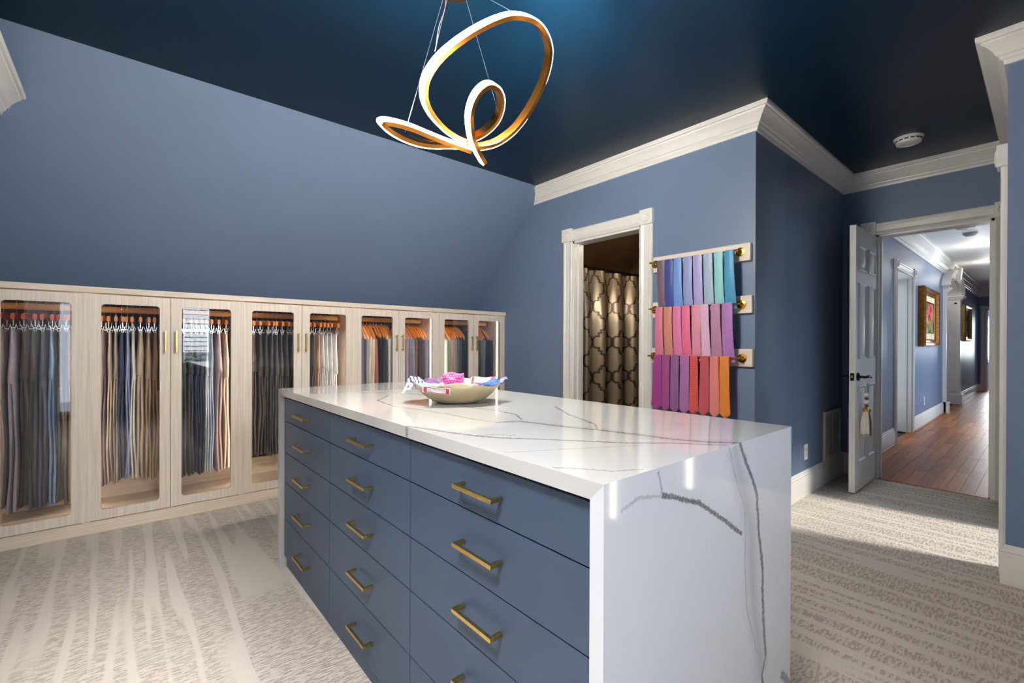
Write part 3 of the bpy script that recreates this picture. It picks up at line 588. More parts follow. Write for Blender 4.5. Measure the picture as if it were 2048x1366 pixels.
# ------------------------------------------------------------------ wardrobes
YD = 3.757; PITCH = .8165; UX0 = -.165-PITCH
ORD = ['leftmost', 'second', 'third', 'fourth', 'rightmost']
def door_frame(x0, x1, z0, z1, w, zb, zt, r=.02, y0=YD, y1=YD+.021):
    ix0, ix1, iz0, iz1 = x0+w, x1-w, zb, zt; I = []
    for cx, cz, a0 in ((ix0+r, iz0+r, 180), (ix1-r, iz0+r, 270), (ix1-r, iz1-r, 0), (ix0+r, iz1-r, 90)):
        I.append([(cx+r*math.cos(math.radians(a0+k*18)), cz+r*math.sin(math.radians(a0+k*18))) for k in range(6)])
    O = [(x0, z0), (x1, z0), (x1, z1), (x0, z1)]; V = []; F = []
    for y in (y0, y1): V += [(x, y, z) for c in I for x, z in c]+[(x, y, z) for x, z in O]
    n = 28
    for s in (0, 1):
        o = s*n
        for c in range(4):
            nc = (c+1) % 4; oc, on = o+24+c, o+24+nc
            for k in range(5): F.append((o+c*6+k, o+c*6+k+1, oc))
            F.append((o+c*6+5, o+nc*6, on, oc))
    for i in range(24): j = (i+1) % 24; F.append((i, j, n+j, n+i))
    for c in range(4): nc = (c+1) % 4; F.append((24+c, 24+nc, n+24+nc, n+24+c))
    return MB().add(V, F)
def make_wardrobe(k):
    X0 = UX0+k*PITCH; X1 = X0+.799; a, b = X0-.00875, X1+.00875
    w = thing('wardrobe', ((a+b)/2, 4.06, .07), ['leftmost pale oak wardrobe, one glass door in view, full of jeans', 'second pale oak wardrobe from the left, slacks behind two glass doors', 'third pale oak wardrobe from the left, dark and cream trousers inside', 'fourth pale oak wardrobe from the left, peach, black and white shirts inside', 'rightmost pale oak wardrobe by the blue wall, green and navy jackets inside'][k], 'wardrobe', 'pale oak wardrobes under the sloped ceiling')
    for x0, x1 in ((a, a+.0165), (b-.0165, b)): box(x0, x1, YD+.003, 4.345, .07, 1.462).build('side_panel', M_oak, w)
    box(a+.0165, b-.0165, 3.779, 4.33, .10, .12).build('bottom_shelf', M_oakh, w)
    bk = MB(); bk.box(a+.0165, b-.0165, 4.10, 4.33, .12, .25); bk.build('back_ledge', M_oakh, w)
    box(a+.0165, b-.0165, 4.33, 4.345, .25, .80).build('lower_back_panel', M_oak, w)
    box(a+.0165, b-.0165, 4.33, 4.345, .80, 1.462).build('back_panel', M_navyback, w)['label'] = 'dark navy upper back panel'
    rd = MB().rings([[(x, 4.06+.010*math.cos(t_), 1.381+.020*math.sin(t_)) for t_ in np.linspace(0, 2*math.pi, 17)[:-1]] for x in (a+.03, b-.03)]).build('hanging_rod', M_rod, w, smooth=True, angle=60)
    for x0, x1 in ((a+.0165, a+.03), (b-.03, b-.0165)): MB().lathe([(.001, 0), (.026, 0), (.026, x1-x0), (.001, x1-x0)], (x0, 4.06, 1.381), (1, 0, 0), 16).build('rod_bracket', M_copper, rd, smooth=True)
    for x0, x1 in ((a+.0165, a+.0215), (b-.0215, b-.0165)): box(x0, x1, 3.868, 3.875, .14, 1.43).build('led_strip', M_led, w)
    for i, (x0, x1, hx) in enumerate(((X0, X0+.398, X0+.371), (X0+.401, X0+.799, X0+.428))):
        if k == 0 and i == 0: pass
        d = door_frame(x0, x1, .077, 1.456, .057, .135, 1.398).build('door', M_oak, w)
        box(x0+.045, x1-.045, YD+.008, YD+.012, .123, 1.41).build('glass_pane', M_glass, d)
        h = MB(); h.box(hx-.005, hx+.005, YD-.034, YD-.024, 1.098, 1.240); h.box(hx-.004, hx+.004, YD-.026, YD, 1.106, 1.116); h.box(hx-.004, hx+.004, YD-.026, YD, 1.222, 1.232)
        h.build('door_handle', M_brass, d, bevel=.0012)
    return w
for k in range(5): make_wardrobe(k)
tag(box(XL+.02, XT-.001, 3.738, 4.335, 1.462, 1.498).build('counter', M_oakh, bevel=.002, origin=(1, 4.05, 1.462)), 'long pale oak top running over all the wardrobes', 'counter')
tag(box(XL+.02, XT-.019, 3.752, 3.80, 0, .072).build('kick_board', M_oakh, bevel=.0015, origin=(1, 3.77, 0)), 'long pale oak kick board under the wardrobe doors on the carpet', 'kick board')
tag(box(XT-.018, XT-.0005, 3.752, 3.80, 0, .072).build('kick_board', M_oakh, origin=(XT, 3.77, 0)), 'short kick board end filler against the blue wall', 'kick board') if False else None

# hangers
def clip_hanger(mat):
    r = thing('clip_hanger', (0, 4.06, 1.38), '-', 'hanger')
    rings = []
    for y in np.linspace(-.185, .185, 9):
        e = abs(y)/.185; hz = .017-.004*(1-e)*0+.002*e; hx = .0075+.0035*e**3; zc = 1.312+.012*(1-e)
        if abs(y) > .184: hz *= .9; hx *= .8
        rings.append([(hx*math.copysign(abs(math.cos(t_))**.6, math.cos(t_)), 4.06+y, zc+hz*math.copysign(abs(math.sin(t_))**.6, math.sin(t_))) for t_ in np.linspace(0, 2*math.pi, 13)[:-1]])
    MB().rings(rings).build('bar', mat, r, smooth=True, angle=60)
    hook(r)
    for y in (-.15, .15):
        c = MB(); c.box(-.002, .002, 4.06+y-.0025, 4.06+y+.0025, 1.258, 1.302)
        for s in (-1, 1):
            c.add([(s*.003-.0015, 4.06+y-.011, 1.226), (s*.003+.0015, 4.06+y-.011, 1.226), (s*.003+.0015, 4.06+y+.011, 1.226), (s*.003-.0015, 4.06+y+.011, 1.226),
                   (s*.013-.0015, 4.06+y-.011, 1.268), (s*.013+.0015, 4.06+y-.011, 1.268), (s*.013+.0015, 4.06+y+.011, 1.268), (s*.013-.0015, 4.06+y+.011, 1.268)],
                  [(0, 3, 2, 1), (4, 5, 6, 7), (0, 1, 5, 4), (1, 2, 6, 5), (2, 3, 7, 6), (3, 0, 4, 7)])
        c.box(-.007, .007, 4.06+y-.003, 4.06+y+.003, 1.243, 1.250)
        c.build('clip', M_chrome, r)
    return r
def hook(r):
    pts = [(0, 4.06, 1.325), (0, 4.06, 1.352), (0, 4.075, 1.360), (0, 4.086, 1.375), (0, 4.084, 1.395), (0, 4.070, 1.408), (0, 4.052, 1.408), (0, 4.038, 1.396), (0, 4.036, 1.382)]
    MB().tube(spline(pts, 3), .0017, 6).build('hook', M_chrome, r, smooth=True)
def coat_hanger(mat):
    r = thing('coat_hanger', (0, 4.06, 1.38), '-', 'hanger'); rings = []
    for y in np.linspace(-.185, .185, 15):
        e = abs(y)/.185; zc = 1.322-.020*e-.095*e*e; hz = .019-.001*e; hx = .007+.006*e**2
        if e > .99: hz *= .6; hx *= .6
        rings.append([(hx*math.copysign(abs(math.cos(t_))**.7, math.cos(t_)), 4.06+y, zc+hz*math.copysign(abs(math.sin(t_))**.7, math.sin(t_))) for t_ in np.linspace(0, 2*math.pi, 13)[:-1]])
    MB().rings(rings).build('shoulder_bar', mat, r, smooth=True, angle=60); hook(r); return r
PROTO = {}
def hang(kind, x, mat, label, group, dz=0, rz=0):
    key = (kind, mat.name); f = {'clip': clip_hanger, 'coat': coat_hanger}[kind]
    if key not in PROTO: PROTO[key] = o = f(mat)
    else: o = copy_tree(PROTO[key])
    o.location = (x, 4.06, 1.38); o.rotation_euler = (0, 0, rz); o['label'] = label; o['group'] = group
    return o
def ring(cx, cy, hx, hy, z, n=14, p=.75, lean=0):
    out = []
    for t_ in np.linspace(0, 2*math.pi, n+1)[:-1]:
        c_, s_ = math.cos(t_), math.sin(t_)
        out.append((cx+hx*math.copysign(abs(c_)**p, c_)+lean*(hy*s_), cy+hy*math.copysign(abs(s_)**p, s_), z))
    return out
def make_pants(x, col, zb, th, rnd, label, cat, name, group, zc=.935):
    mb = MB(); zt = 1.236; Y = 4.06; a1, a2, a3 = [rnd.uniform(0, 6.28) for _ in range(3)]; zc += rnd.uniform(-.03, .03); dx = rnd.uniform(-.004, .004)
    rs = []
    for i in range(9):
        s = i/8; z = zt+(zc-zt)*s; yf = -.158-.012*math.sin(math.pi*s*.8)-.022*s**3; yb = .11+.02*s
        rs.append(ring(x+dx*s+.003*math.sin(6*s+a1)*s, Y+(yf+yb)/2, th*(.42+.50*min(1, s*1.7)), (yb-yf)/2, z))
    rs.append(ring(x+dx, Y-.02, th*.5, .12, zc-.02)); mb.rings(rs)
    for sg in (-1, 1):
        rs = []; e1, e2 = rnd.uniform(0, 6.28), rnd.uniform(.8, 1.2)
        for i in range(17):
            s = i/16; z = zc+.05+(zb+(.008 if sg > 0 else 0)-zc-.05)*s; q = min(1, s*5)
            yf = -.172+.018*q+.007*math.sin(5*s*e2+e1)*q-.010*s; yb = .125+.01*math.sin(4*s+a2)
            cxx = x+dx+sg*th*.44*min(1, .5+s*2)+(.0045*math.sin(5*s*e2+a1)+.0012*math.sin(13*s+e1))*min(1, s*2)
            rs.append(ring(cxx, Y+(yf+yb)/2, th*(.54+.05*math.sin(9*s+e1)), (yb-yf)/2, z, lean=.02*math.sin(5*s+a3)))
        mb.rings(rs)
    o = thing(name, (x, Y, zt), label, cat, group)
    mb.build('cloth', col, o, smooth=True, angle=75)
    wb = MB().rings([ring(x, Y-.024, th*.46, .137, zt+.004), ring(x, Y-.024, th*.56, .139, zt-.03)]); wb.build('waistband', col, o, smooth=True, angle=70)
    return o
def make_shirt(x, col, zb, th, rnd, label, cat, name, group):
    mb = MB(); Y = 4.06; a1, a2 = rnd.uniform(0, 6.28), rnd.uniform(0, 6.28); rs = []
    prof = [(1.300, .095, .66), (1.290, .108, .70), (1.268, .136, .74), (1.243, .164, .80), (1.218, .188, .86), (1.185, .203, .92), (1.14, .208, .97)]
    for z, hy, k in prof: rs.append(ring(x, Y, th*k, hy, z, p=.6))
    for i in range(1, 13):
        s = i/12; z = 1.15+(zb-1.15)*s
        rs.append(ring(x+.005*math.sin(5*s+a1)*s, Y+.006*math.sin(6*s+a2), th*(.95+.12*math.sin(8*s+a1)), .206+.012*s, z, p=.55, lean=.025*math.sin(3*s+a2)*s))
    mb.rings(rs); o = thing(name, (x, Y, zb), label, cat, group); mb.build('cloth', col, o, smooth=True, angle=75)
    for sg in (-1, 1):
        rs = [ring(x-sg*.002+.004*math.sin(4*s+a2), Y-.188*1+(-.012-.012*s) if sg < 0 else Y+.195, th*(.62+.2*math.sin(3.0*s+.4)), .036-.008*s, 1.200+(.64-1.200)*s, 10, .8) for s in np.linspace(0, 1, 9)]
        MB().rings(rs).build('sleeve', col, o, smooth=True, angle=75)
    MB().rings([ring(x, Y, th*.76, .112, 1.290, 12), ring(x, Y, th*.76, .098, 1.304, 12), ring(x, Y, th*.55, .090, 1.304, 12), ring(x, Y, th*.55, .094, 1.292, 12)]).build('collar', col, o, smooth=True, angle=60)
    return o
NUM = ['first', 'second', 'third', 'fourth', 'fifth', 'sixth', 'seventh', 'eighth', 'ninth', 'tenth', 'eleventh']
G = [  # place, hanger kind, hanger wood, garment kind, bottom z, list of (x, colour, description)
 ('in the leftmost wardrobe', 'clip', M_hang2, 'jeans', .175, [(-.552, (150, 140, 140), 'faded pinkish grey'), (-.498, (148, 142, 152), 'lilac grey'), (-.452, (62, 56, 52), 'dark olive brown'), (-.412, (64, 60, 62), 'charcoal'), (-.374, (62, 72, 92), 'dark slate blue'), (-.338, (92, 118, 152), 'washed blue'), (-.300, (70, 66, 66), 'dark grey contrast stitched'), (-.264, (66, 58, 58), 'blackish brown')]),
 ('behind the second wardrobe left door', 'clip', M_hang, 'trousers', .255, [(-.103, (84, 68, 74), 'plum grey'), (-.072, (150, 134, 122), 'warm taupe'), (-.043, (138, 124, 112), 'stone brown'), (-.014, (46, 54, 84), 'navy'), (.016, (130, 138, 178), 'periwinkle'), (.044, (206, 202, 188), 'pale sage white'), (.084, (168, 150, 130), 'beige'), (.124, (158, 134, 104), 'khaki tan'), (.160, (140, 108, 76), 'camel brown')]),
 ('behind the second wardrobe right door', 'clip', M_hang, 'trousers', .24, [(.318, (64, 72, 72), 'grey teal'), (.356, (68, 60, 66), 'dusky plum'), (.392, (42, 50, 70), 'midnight blue'), (.422, (52, 58, 76), 'dark slate'), (.454, (190, 194, 206), 'pale grey'), (.482, (168, 180, 214), 'light blue'), (.526, (170, 152, 154), 'mauve grey'), (.570, (186, 172, 160), 'oatmeal')]),
 ('behind the third wardrobe left door', 'clip', M_hang, 'trousers', .30, [(.752, (66, 60, 62), 'dark mulberry grey'), (.797, (68, 62, 58), 'dark brown'), (.838, (64, 64, 60), 'olive charcoal'), (.876, (66, 70, 76), 'blue charcoal'), (.910, (92, 86, 84), 'mid grey'), (.942, (84, 80, 78), 'ash grey'), (.982, (74, 72, 72), 'charcoal'), (1.016, (70, 64, 70), 'aubergine grey')]),
 ('behind the third wardrobe right door', 'clip', M_hang, 'trousers', .30, [(1.154, (44, 44, 66), 'dark navy'), (1.189, (110, 94, 74), 'olive brown'), (1.226, (188, 152, 126), 'dusty tan'), (1.259, (222, 208, 194), 'cream'), (1.292, (226, 218, 208), 'ivory'), (1.326, (222, 212, 196), 'pale ecru'), (1.366, (216, 210, 206), 'off white')]),
 ('behind the fourth wardrobe left door', 'coat', M_hang, 'shirt', .42, [(1.585, (60, 60, 64), 'charcoal'), (1.611, (150, 146, 164), 'lilac grey'), (1.637, (222, 182, 150), 'peach'), (1.663, (226, 190, 166), 'pale apricot'), (1.692, (170, 102, 88), 'dusty coral'), (1.727, (34, 36, 42), 'black'), (1.757, (40, 42, 48), 'ink black'), (1.787, (64, 66, 72), 'dark graphite'), (1.815, (200, 194, 188), 'warm white'), (1.842, (222, 214, 204), 'bright white'), (1.868, (216, 206, 190), 'cream')]),
 ('behind the fourth wardrobe right door', 'coat', M_hang, 'shirt', .42, [(1.992, (150, 140, 150), 'mauve grey'), (2.024, (126, 120, 136), 'purple grey'), (2.055, (134, 142, 164), 'blue grey'), (2.086, (122, 104, 84), 'brown'), (2.112, (84, 54, 60), 'maroon'), (2.138, (62, 60, 64), 'charcoal'), (2.164, (84, 84, 84), 'dark grey'), (2.188, (152, 144, 166), 'lilac'), (2.212, (120, 114, 126), 'smoky lilac')]),
 ('behind the rightmost wardrobe left door', 'coat', M_hang, 'jacket', .42, [(2.418, (206, 214, 200), 'pale mint'), (2.442, (138, 164, 140), 'mint green'), (2.472, (206, 154, 142), 'salmon pink'), (2.500, (152, 146, 136), 'stone grey'), (2.525, (132, 126, 118), 'taupe grey'), (2.550, (108, 106, 102), 'mid grey'), (2.577, (78, 78, 78), 'charcoal'), (2.605, (40, 44, 56), 'blue black'), (2.635, (44, 48, 64), 'dark navy'), (2.662, (48, 52, 72), 'navy')]),
 ('behind the rightmost wardrobe right door', 'coat', M_hang, 'jacket', .42, [(2.812, (70, 70, 80), 'dark slate'), (2.842, (124, 126, 134), 'cool grey'), (2.876, (128, 152, 128), 'sage green'), (2.912, (44, 50, 72), 'navy'), (2.946, (56, 62, 84), 'blue navy'), (2.976, (72, 76, 92), 'grey navy')]),
]
for gi, (place, hk, hm, kind, zb, items) in enumerate(G):
    for i, (x, c, desc) in enumerate(items):
        rnd = random.Random(gi*100+i)
        sp = min([abs(x-items[j][0]) for j in (i-1, i+1) if 0 <= j < len(items)])
        mat = fabric('cloth_'+desc.replace(' ', '_')+'_%d' % gi, tuple(min(238, v*1.16+6) for v in c))
        pl = place; nm = {'jeans': 'jeans', 'trousers': 'trousers', 'shirt': 'shirt', 'jacket': 'jacket'}[kind]
        lab = '%s %s, %s from the left %s' % (desc, kind, NUM[i], pl)
        th = min(.0235, sp*.56)
        if kind in ('jeans', 'trousers'): make_pants(x, mat, zb+rnd.uniform(-.015, .015), th, rnd, lab, 'jeans' if kind == 'jeans' else 'trousers', nm, '%s hanging %s' % (kind, pl), .93)
        else: make_shirt(x, mat, zb+rnd.uniform(-.02, .02), min(.021, sp*.62), rnd, lab, kind, nm, '%ss hanging %s' % (kind, pl))
        hang(hk, x, hm, 'wooden hanger holding %s %s, %s from left %s' % (desc, kind, NUM[i], pl.replace('behind the ', '').replace('in the ', '')), 'hangers %s' % pl, rz=rnd.uniform(-.05, .05))

# ------------------------------------------------------------------ island: three drawer cabinets under a waterfall top
IX0, IX1, IY0, IY1, IZ = .6126, 1.471, .482, 2.60, .925
top = thing('waterfall_countertop', (1.04, 1.54, 0), 'white grey-veined quartz waterfall counter of the island', 'countertop')
def prism(prof):
    n = len(prof); return MB().add([(x, y, z) for x in (IX0, IX1) for y, z in prof], [tuple(range(n)), tuple(range(2*n-1, n-1, -1))]+[(i, (i+1) % n, n+(i+1) % n, n+i) for i in range(n)])
TK = .032
prism([(IY0+.0002, IZ), (IY1-.0002, IZ), (IY1-.0302, IZ-TK), (IY0+.0302, IZ-TK)]).build('top_slab', M_qtop, top)
prism([(IY0, 0), (IY0+.030, 0), (IY0+.030, IZ-TK), (IY0, IZ)]).build('end_panel', M_qend, top)
prism([(IY1, 0), (IY1-.030, 0), (IY1-.030, IZ-TK), (IY1, IZ)]).build('end_panel', M_qtop, top)
ZR = [.064, .256, .4455, .600, .7605, .8815]
for k, (y0, y1, lab) in enumerate(((.5135, 1.1965, 'slate blue five drawer cabinet nearest, beside the veined white end panel'), (1.1965, 1.878, 'middle slate blue five drawer cabinet of the island'), (1.878, 2.5685, 'farthest slate blue five drawer cabinet of the island, nearest the wardrobes'))):
    cb = thing('drawer_cabinet', (1.05, (y0+y1)/2, 0), lab, 'cabinet', 'drawer cabinets of the island')
    box(.654, 1.45, y0+.001, y1-.001, .06, .888).build('carcass', M_drawer, cb)
    box(.647, 1.45, y0, y1, 0, .06).build('toe_kick', M_drawer, cb)
    pc = (.849, 1.530, 2.208)[k]
    for r in range(5):
        a, b = y0+(.012 if k == 0 else .0015), y1-(.010 if k == 2 else .0015)
        d = box(.632, .652, a, b, ZR[r]+.0018, ZR[r+1]-.0018).build('drawer', M_drawer, cb, bevel=.001)
        z = (ZR[r]+ZR[r+1])/2; h = MB(); L = .0765 if k < 2 else .082
        h.box(.5975, .6065, pc-L, pc+L, z-.005, z+.005)
        for s in (-1, 1): yy = pc+s*(L-.005); h.box(.6065, .632, yy-.005, yy+.005, z-.005, z+.005)
        h.build('drawer_pull', M_brass, d, bevel=.001)

# ------------------------------------------------------------------ tie racks and neckties
def tie_mat(i, c0, c1, kind, sc=1.0):
    t = NT('silk_%s_%d' % (kind, i)); uv = t.n('UVMap').outputs[0]; s = t.sep(uv); U, V = s[0], s[1]; f = None
    if kind == 'dots':
        k = 210*sc; uu = t.math('MULTIPLY', U, k); vv = t.math('MULTIPLY', V, k)
        sh = t.math('MULTIPLY', t.math('MODULO', t.math('FLOOR', vv), 2.0), .5)
        a = t.math('SUBTRACT', t.math('FRACT', t.math('ADD', uu, sh)), .5); b = t.math('SUBTRACT', t.math('FRACT', vv), .5)
        f = t.math('LESS_THAN', t.math('ADD', t.math('MULTIPLY', a, a), t.math('MULTIPLY', b, b)), .05)
    elif kind == 'dash':
        k = 150*sc; uu = t.math('MULTIPLY', U, k); vv = t.math('MULTIPLY', V, k)
        a = t.math('FRACT', t.math('ADD', t.math('MULTIPLY', uu, .9), vv)); b = t.math('FRACT', t.math('SUBTRACT', t.math('MULTIPLY', uu, .9), vv))
        f = t.math('MULTIPLY', t.math('LESS_THAN', a, .5), t.math('LESS_THAN', b, .6))
    elif kind == 'grid':
        k = 260*sc; a = t.math('FRACT', t.math('MULTIPLY', U, k)); b = t.math('FRACT', t.math('MULTIPLY', V, k))
        f = t.math('MULTIPLY', t.math('GREATER_THAN', a, .38), t.math('GREATER_THAN', b, .38))
    else:
        f = t.math('MULTIPLY', t.math('ADD', t.math('SINE', t.math('MULTIPLY', t.math('ADD', U, V), 1400.0*sc)), 1.0), .5)
    t.set(t.mix(f, c0, c1), .42, 0, .45); t.b.inputs['Sheen Weight'].default_value = .3
    t.bump(t.noise(uv, 900, 2), .12, .001); return t.m
ROWS = [
 (1.770, 'upper', [(1.875, 1.813, 1.873, 1.818), (1.813, 1.746, 1.816, 1.748), (1.743, 1.683, 1.746, 1.674), (1.669, 1.606, 1.669, 1.6), (1.595, 1.532, 1.596, 1.528), (1.52, 1.459, 1.522, 1.454), (1.447, 1.391, 1.448, 1.385), (1.377, 1.319, 1.383, 1.308)],
  [((34, 24, 42), (190, 156, 178), 'dash', 'black and pink flecked', 1.0), ((44, 62, 140), (120, 110, 180), 'dots', 'royal navy pin dotted', 1.0), ((84, 134, 206), (186, 206, 240), 'dots', 'sky blue white dotted', .9), ((136, 150, 196), (150, 162, 204), 'twill', 'periwinkle', 1), ((158, 150, 200), (174, 166, 212), 'twill', 'lavender', .7), ((152, 170, 196), (164, 182, 204), 'twill', 'pale grey blue', 1), ((130, 194, 196), (148, 206, 208), 'twill', 'pale aqua', 1), ((70, 130, 180), (48, 170, 196), 'grid', 'turquoise gridded', .9)]),
 (1.427, 'middle', [(1.885, 1.827, 1.901, 1.828), (1.819, 1.755, 1.819, 1.751), (1.748, 1.685, 1.746, 1.677), (1.68, 1.619, 1.674, 1.609), (1.604, 1.543, 1.607, 1.541), (1.541, 1.484, 1.539, 1.474), (1.467, 1.406, 1.472, 1.397), (1.395, 1.328, 1.393, 1.316)],
  [((214, 108, 140), (222, 130, 156), 'twill', 'rose pink', 1), ((200, 126, 106), (208, 140, 120), 'twill', 'salmon tan', 1), ((214, 108, 158), (226, 136, 176), 'grid', 'bright pink checked', 1), ((226, 96, 138), (240, 124, 160), 'grid', 'hot pink', .9), ((216, 132, 158), (226, 150, 172), 'twill', 'soft pink', 1), ((212, 166, 196), (222, 182, 206), 'twill', 'pale pink', 1), ((176, 122, 156), (206, 166, 188), 'dots', 'mauve pin dotted', 1.2), ((166, 110, 176), (178, 126, 188), 'twill', 'orchid satin', .3)]),
 (1.077, 'lower', [(1.898, 1.835, 1.921, 1.833), (1.83, 1.767, 1.833, 1.772), (1.761, 1.699, 1.765, 1.699), (1.688, 1.622, 1.692, 1.62), (1.615, 1.558, 1.62, 1.554), (1.539, 1.48, 1.554, 1.478), (1.473, 1.414, 1.476, 1.407), (1.409, 1.347, 1.405, 1.336)],
  [((150, 44, 124), (166, 66, 144), 'twill', 'magenta purple', 1), ((150, 62, 126), (164, 78, 140), 'twill', 'plum', 1), ((132, 84, 142), (152, 96, 146), 'twill', 'dusty purple', 1), ((160, 88, 156), (186, 134, 184), 'grid', 'orchid speckled', 1), ((208, 26, 48), (240, 196, 170), 'dots', 'scarlet patterned', .62), ((190, 66, 84), (224, 140, 144), 'dots', 'rose red dotted', 1), ((216, 110, 106), (236, 158, 140), 'grid', 'coral checked', 1), ((226, 124, 36), (244, 176, 92), 'dots', 'orange dotted', .9)])]
for ri, (zr, nm, ys, cols_) in enumerate(ROWS):
    b0, b1 = ((1.245, 1.950), (1.235, 1.953), (1.230, 1.960))[ri]; zb0 = (1.707, 1.367, 1.021)[ri]
    rk = thing('tie_rack', (XT-.014, (b0+b1)/2, zb0), nm+' pale wood tie rack with brass rail on the blue wall', 'tie rack', 'tie racks on the blue wall')
    box(XT-.028, XT, b0, b1, zb0, zb0+.114).build('back_board', wood_mat('pale_maple', (224, 208, 190), (236, 224, 208), axis=1), rk, bevel=.001)
    rl = MB().tube([(3.0, b0+.055, zr), (3.0, b1-.005, zr)], .0050, 10).build('rail', M_gold, rk, smooth=True)
    for yy in (b0+.062, b1-.02):
        MB().lathe([(.001, .014), (.010, .012), (.014, .007), (.0285, .005), (.030, .0)], (XT-.028, yy, zr-.003), (-1, 0, 0), 28).build('rosette', M_gold, rk, smooth=True)
        MB().tube([(XT-.030, yy, zr-.003), (3.012, yy, zr-.001), (2.998, yy, zr)], .0065, 10).build('post', M_gold, rk, smooth=True)
        MB().lathe([(max(.001, 0.0082*math.sin(a)), -.0082*math.cos(a)) for a in np.linspace(0, math.pi, 9)], (2.999, yy, zr), (0, 1, 0), 14).build('finial', M_gold, rk, smooth=True)
    for i, ((ya, yb, yc, yd), (c0, c1, kd, desc, sc)) in enumerate(zip(ys, cols_)):
        zt = zr+.0075; zbot = (1.395, 1.045, .680)[ri]; tip = ri == 2; st = []
        L = zt-zbot; drift = .026 if ri < 2 else 0.0
        wob = R.uniform(-1, 1)
        for q in np.linspace(0, 1, 15):          # tip (q=0) to rail (q=1)
            s = 1-q; z = zbot+L*q; xl = ya+(yc-ya)*s**1.2; xr = yb+(yd-yb)*s**1.2; cxy = (xl+xr)/2; w_ = abs(xl-xr)
            X = 2.9925+drift*s**3+.0015*math.sin(6*q+i)
            st.append([X, cxy+.0012*wob*math.sin(5*q), z, w_, -L*q])
        if tip:
            cxy, w_ = st[0][1], st[0][3]; d_ = w_*.42
            st = [[st[0][0], cxy, zbot, .014, 0], [st[0][0], cxy, zbot+d_*.98, w_*.985, d_]]+[s_ for s_ in st if s_[2] > zbot+d_]
        wt = st[-1][3]; cyt = st[-1][1]
        for a in np.linspace(0, math.pi, 7)[1:]: st.append([3.0-.0075*math.cos(a), cyt, zr+.0075*math.sin(a), wt, -L-.0075*a])
        for q in np.linspace(.08, 1, 8): st.append([3.0075+.003*q, cyt+.002*q, zr-(L-.10)*q, wt*(1-.28*q), -L-.03-L*q])
        V = []; uv = []; n = 8; F = []
        for k, (X, cy_, z, w_, v) in enumerate(st):
            b = st[min(k+1, len(st)-1)]; a_ = st[max(k-1, 0)]; tx, tz = b[0]-a_[0], b[2]-a_[2]; l_ = math.hypot(tx, tz) or 1; nx, nz = -tz/l_, tx/l_
            for j, (u, h) in enumerate(((-.5, 0), (-.46, 1), (0, 1.5), (.46, 1), (.5, 0), (.46, -1), (0, -1), (-.46, -1))):
                V.append((X+nx*h*.0017, cy_+u*w_, z+nz*h*.0017)); uv.append((u*w_, v))
        for k in range(len(st)-1):
            for j in range(n): F.append((k*n+j, k*n+(j+1) % n, (k+1)*n+(j+1) % n, (k+1)*n+j))
        F.append(tuple(range(n))); F.append(tuple(range((len(st)-1)*n, len(st)*n)))
        o = MB().add(V, F).build('necktie', tie_mat(ri*8+i, c0, c1, kd, sc), smooth=True, angle=60, uv=uv, origin=(3.0, (ya+yb)/2, zr))
        tag(o, '%s silk necktie, %s from the left on the %s tie rack' % (desc, NUM[i], nm), 'necktie', 'neckties on the %s rack' % nm)

# ------------------------------------------------------------------ bowl of pocket squares on the island
BC = Vector((1.03, 1.553, IZ)); bR = Vector((rt.x, rt.y, 0)); bF = Vector((fw.x, fw.y, 0))
t = NT('hammered_champagne_metal'); c = t.coord(); t.set((236, 218, 176), .36, .75, .5); t.bump(t.n('TexVoronoi').outputs[0], .0, .001)
vo = t.n('TexVoronoi'); t.l(c, vo.inputs['Vector']); vo.inputs['Scale'].default_value = 190; t.bump(vo.outputs['Distance'], .35, .002); M_bowl = t.m
prof = [(.02, .002), (.070, .001), (.086, .003), (.104, .010), (.124, .022), (.148, .041), (.168, .062), (.180, .078), (.178, .081), (.163, .066), (.142, .045), (.116, .025), (.08, .009), (.02, .008)]
N = 80; rings = []
for r, h in prof:
    e = min(1, h/.08); rr_ = []
    for k in range(N):
        a = 2*math.pi*k/N; lob = abs(math.sin(a*4.5+.4)); pr = 1-.045*(1-lob)**3*(.4+.6*e); zz = h+.008*e*e*math.sin(a*4+1.0)
        rr_.append(BC+bR*(math.cos(a)*r*pr*1.0)+bF*(math.sin(a)*r*pr*.86)+Vector((0, 0, zz)))
    rings.append(rr_)
bo = MB().rings(rings).build('bowl', M_bowl, smooth=True, angle=60, origin=BC)
tag(bo, 'scalloped champagne gold metal bowl of pocket squares on the island top', 'bowl')
def PB(zx, zy, dd): return BC+bR*((zx-1024)*.0002676*(1+dd/1.85))+bF*dd+Vector((0, 0, (637-zy)*.0002676*(1+dd/1.85)-.11*dd))
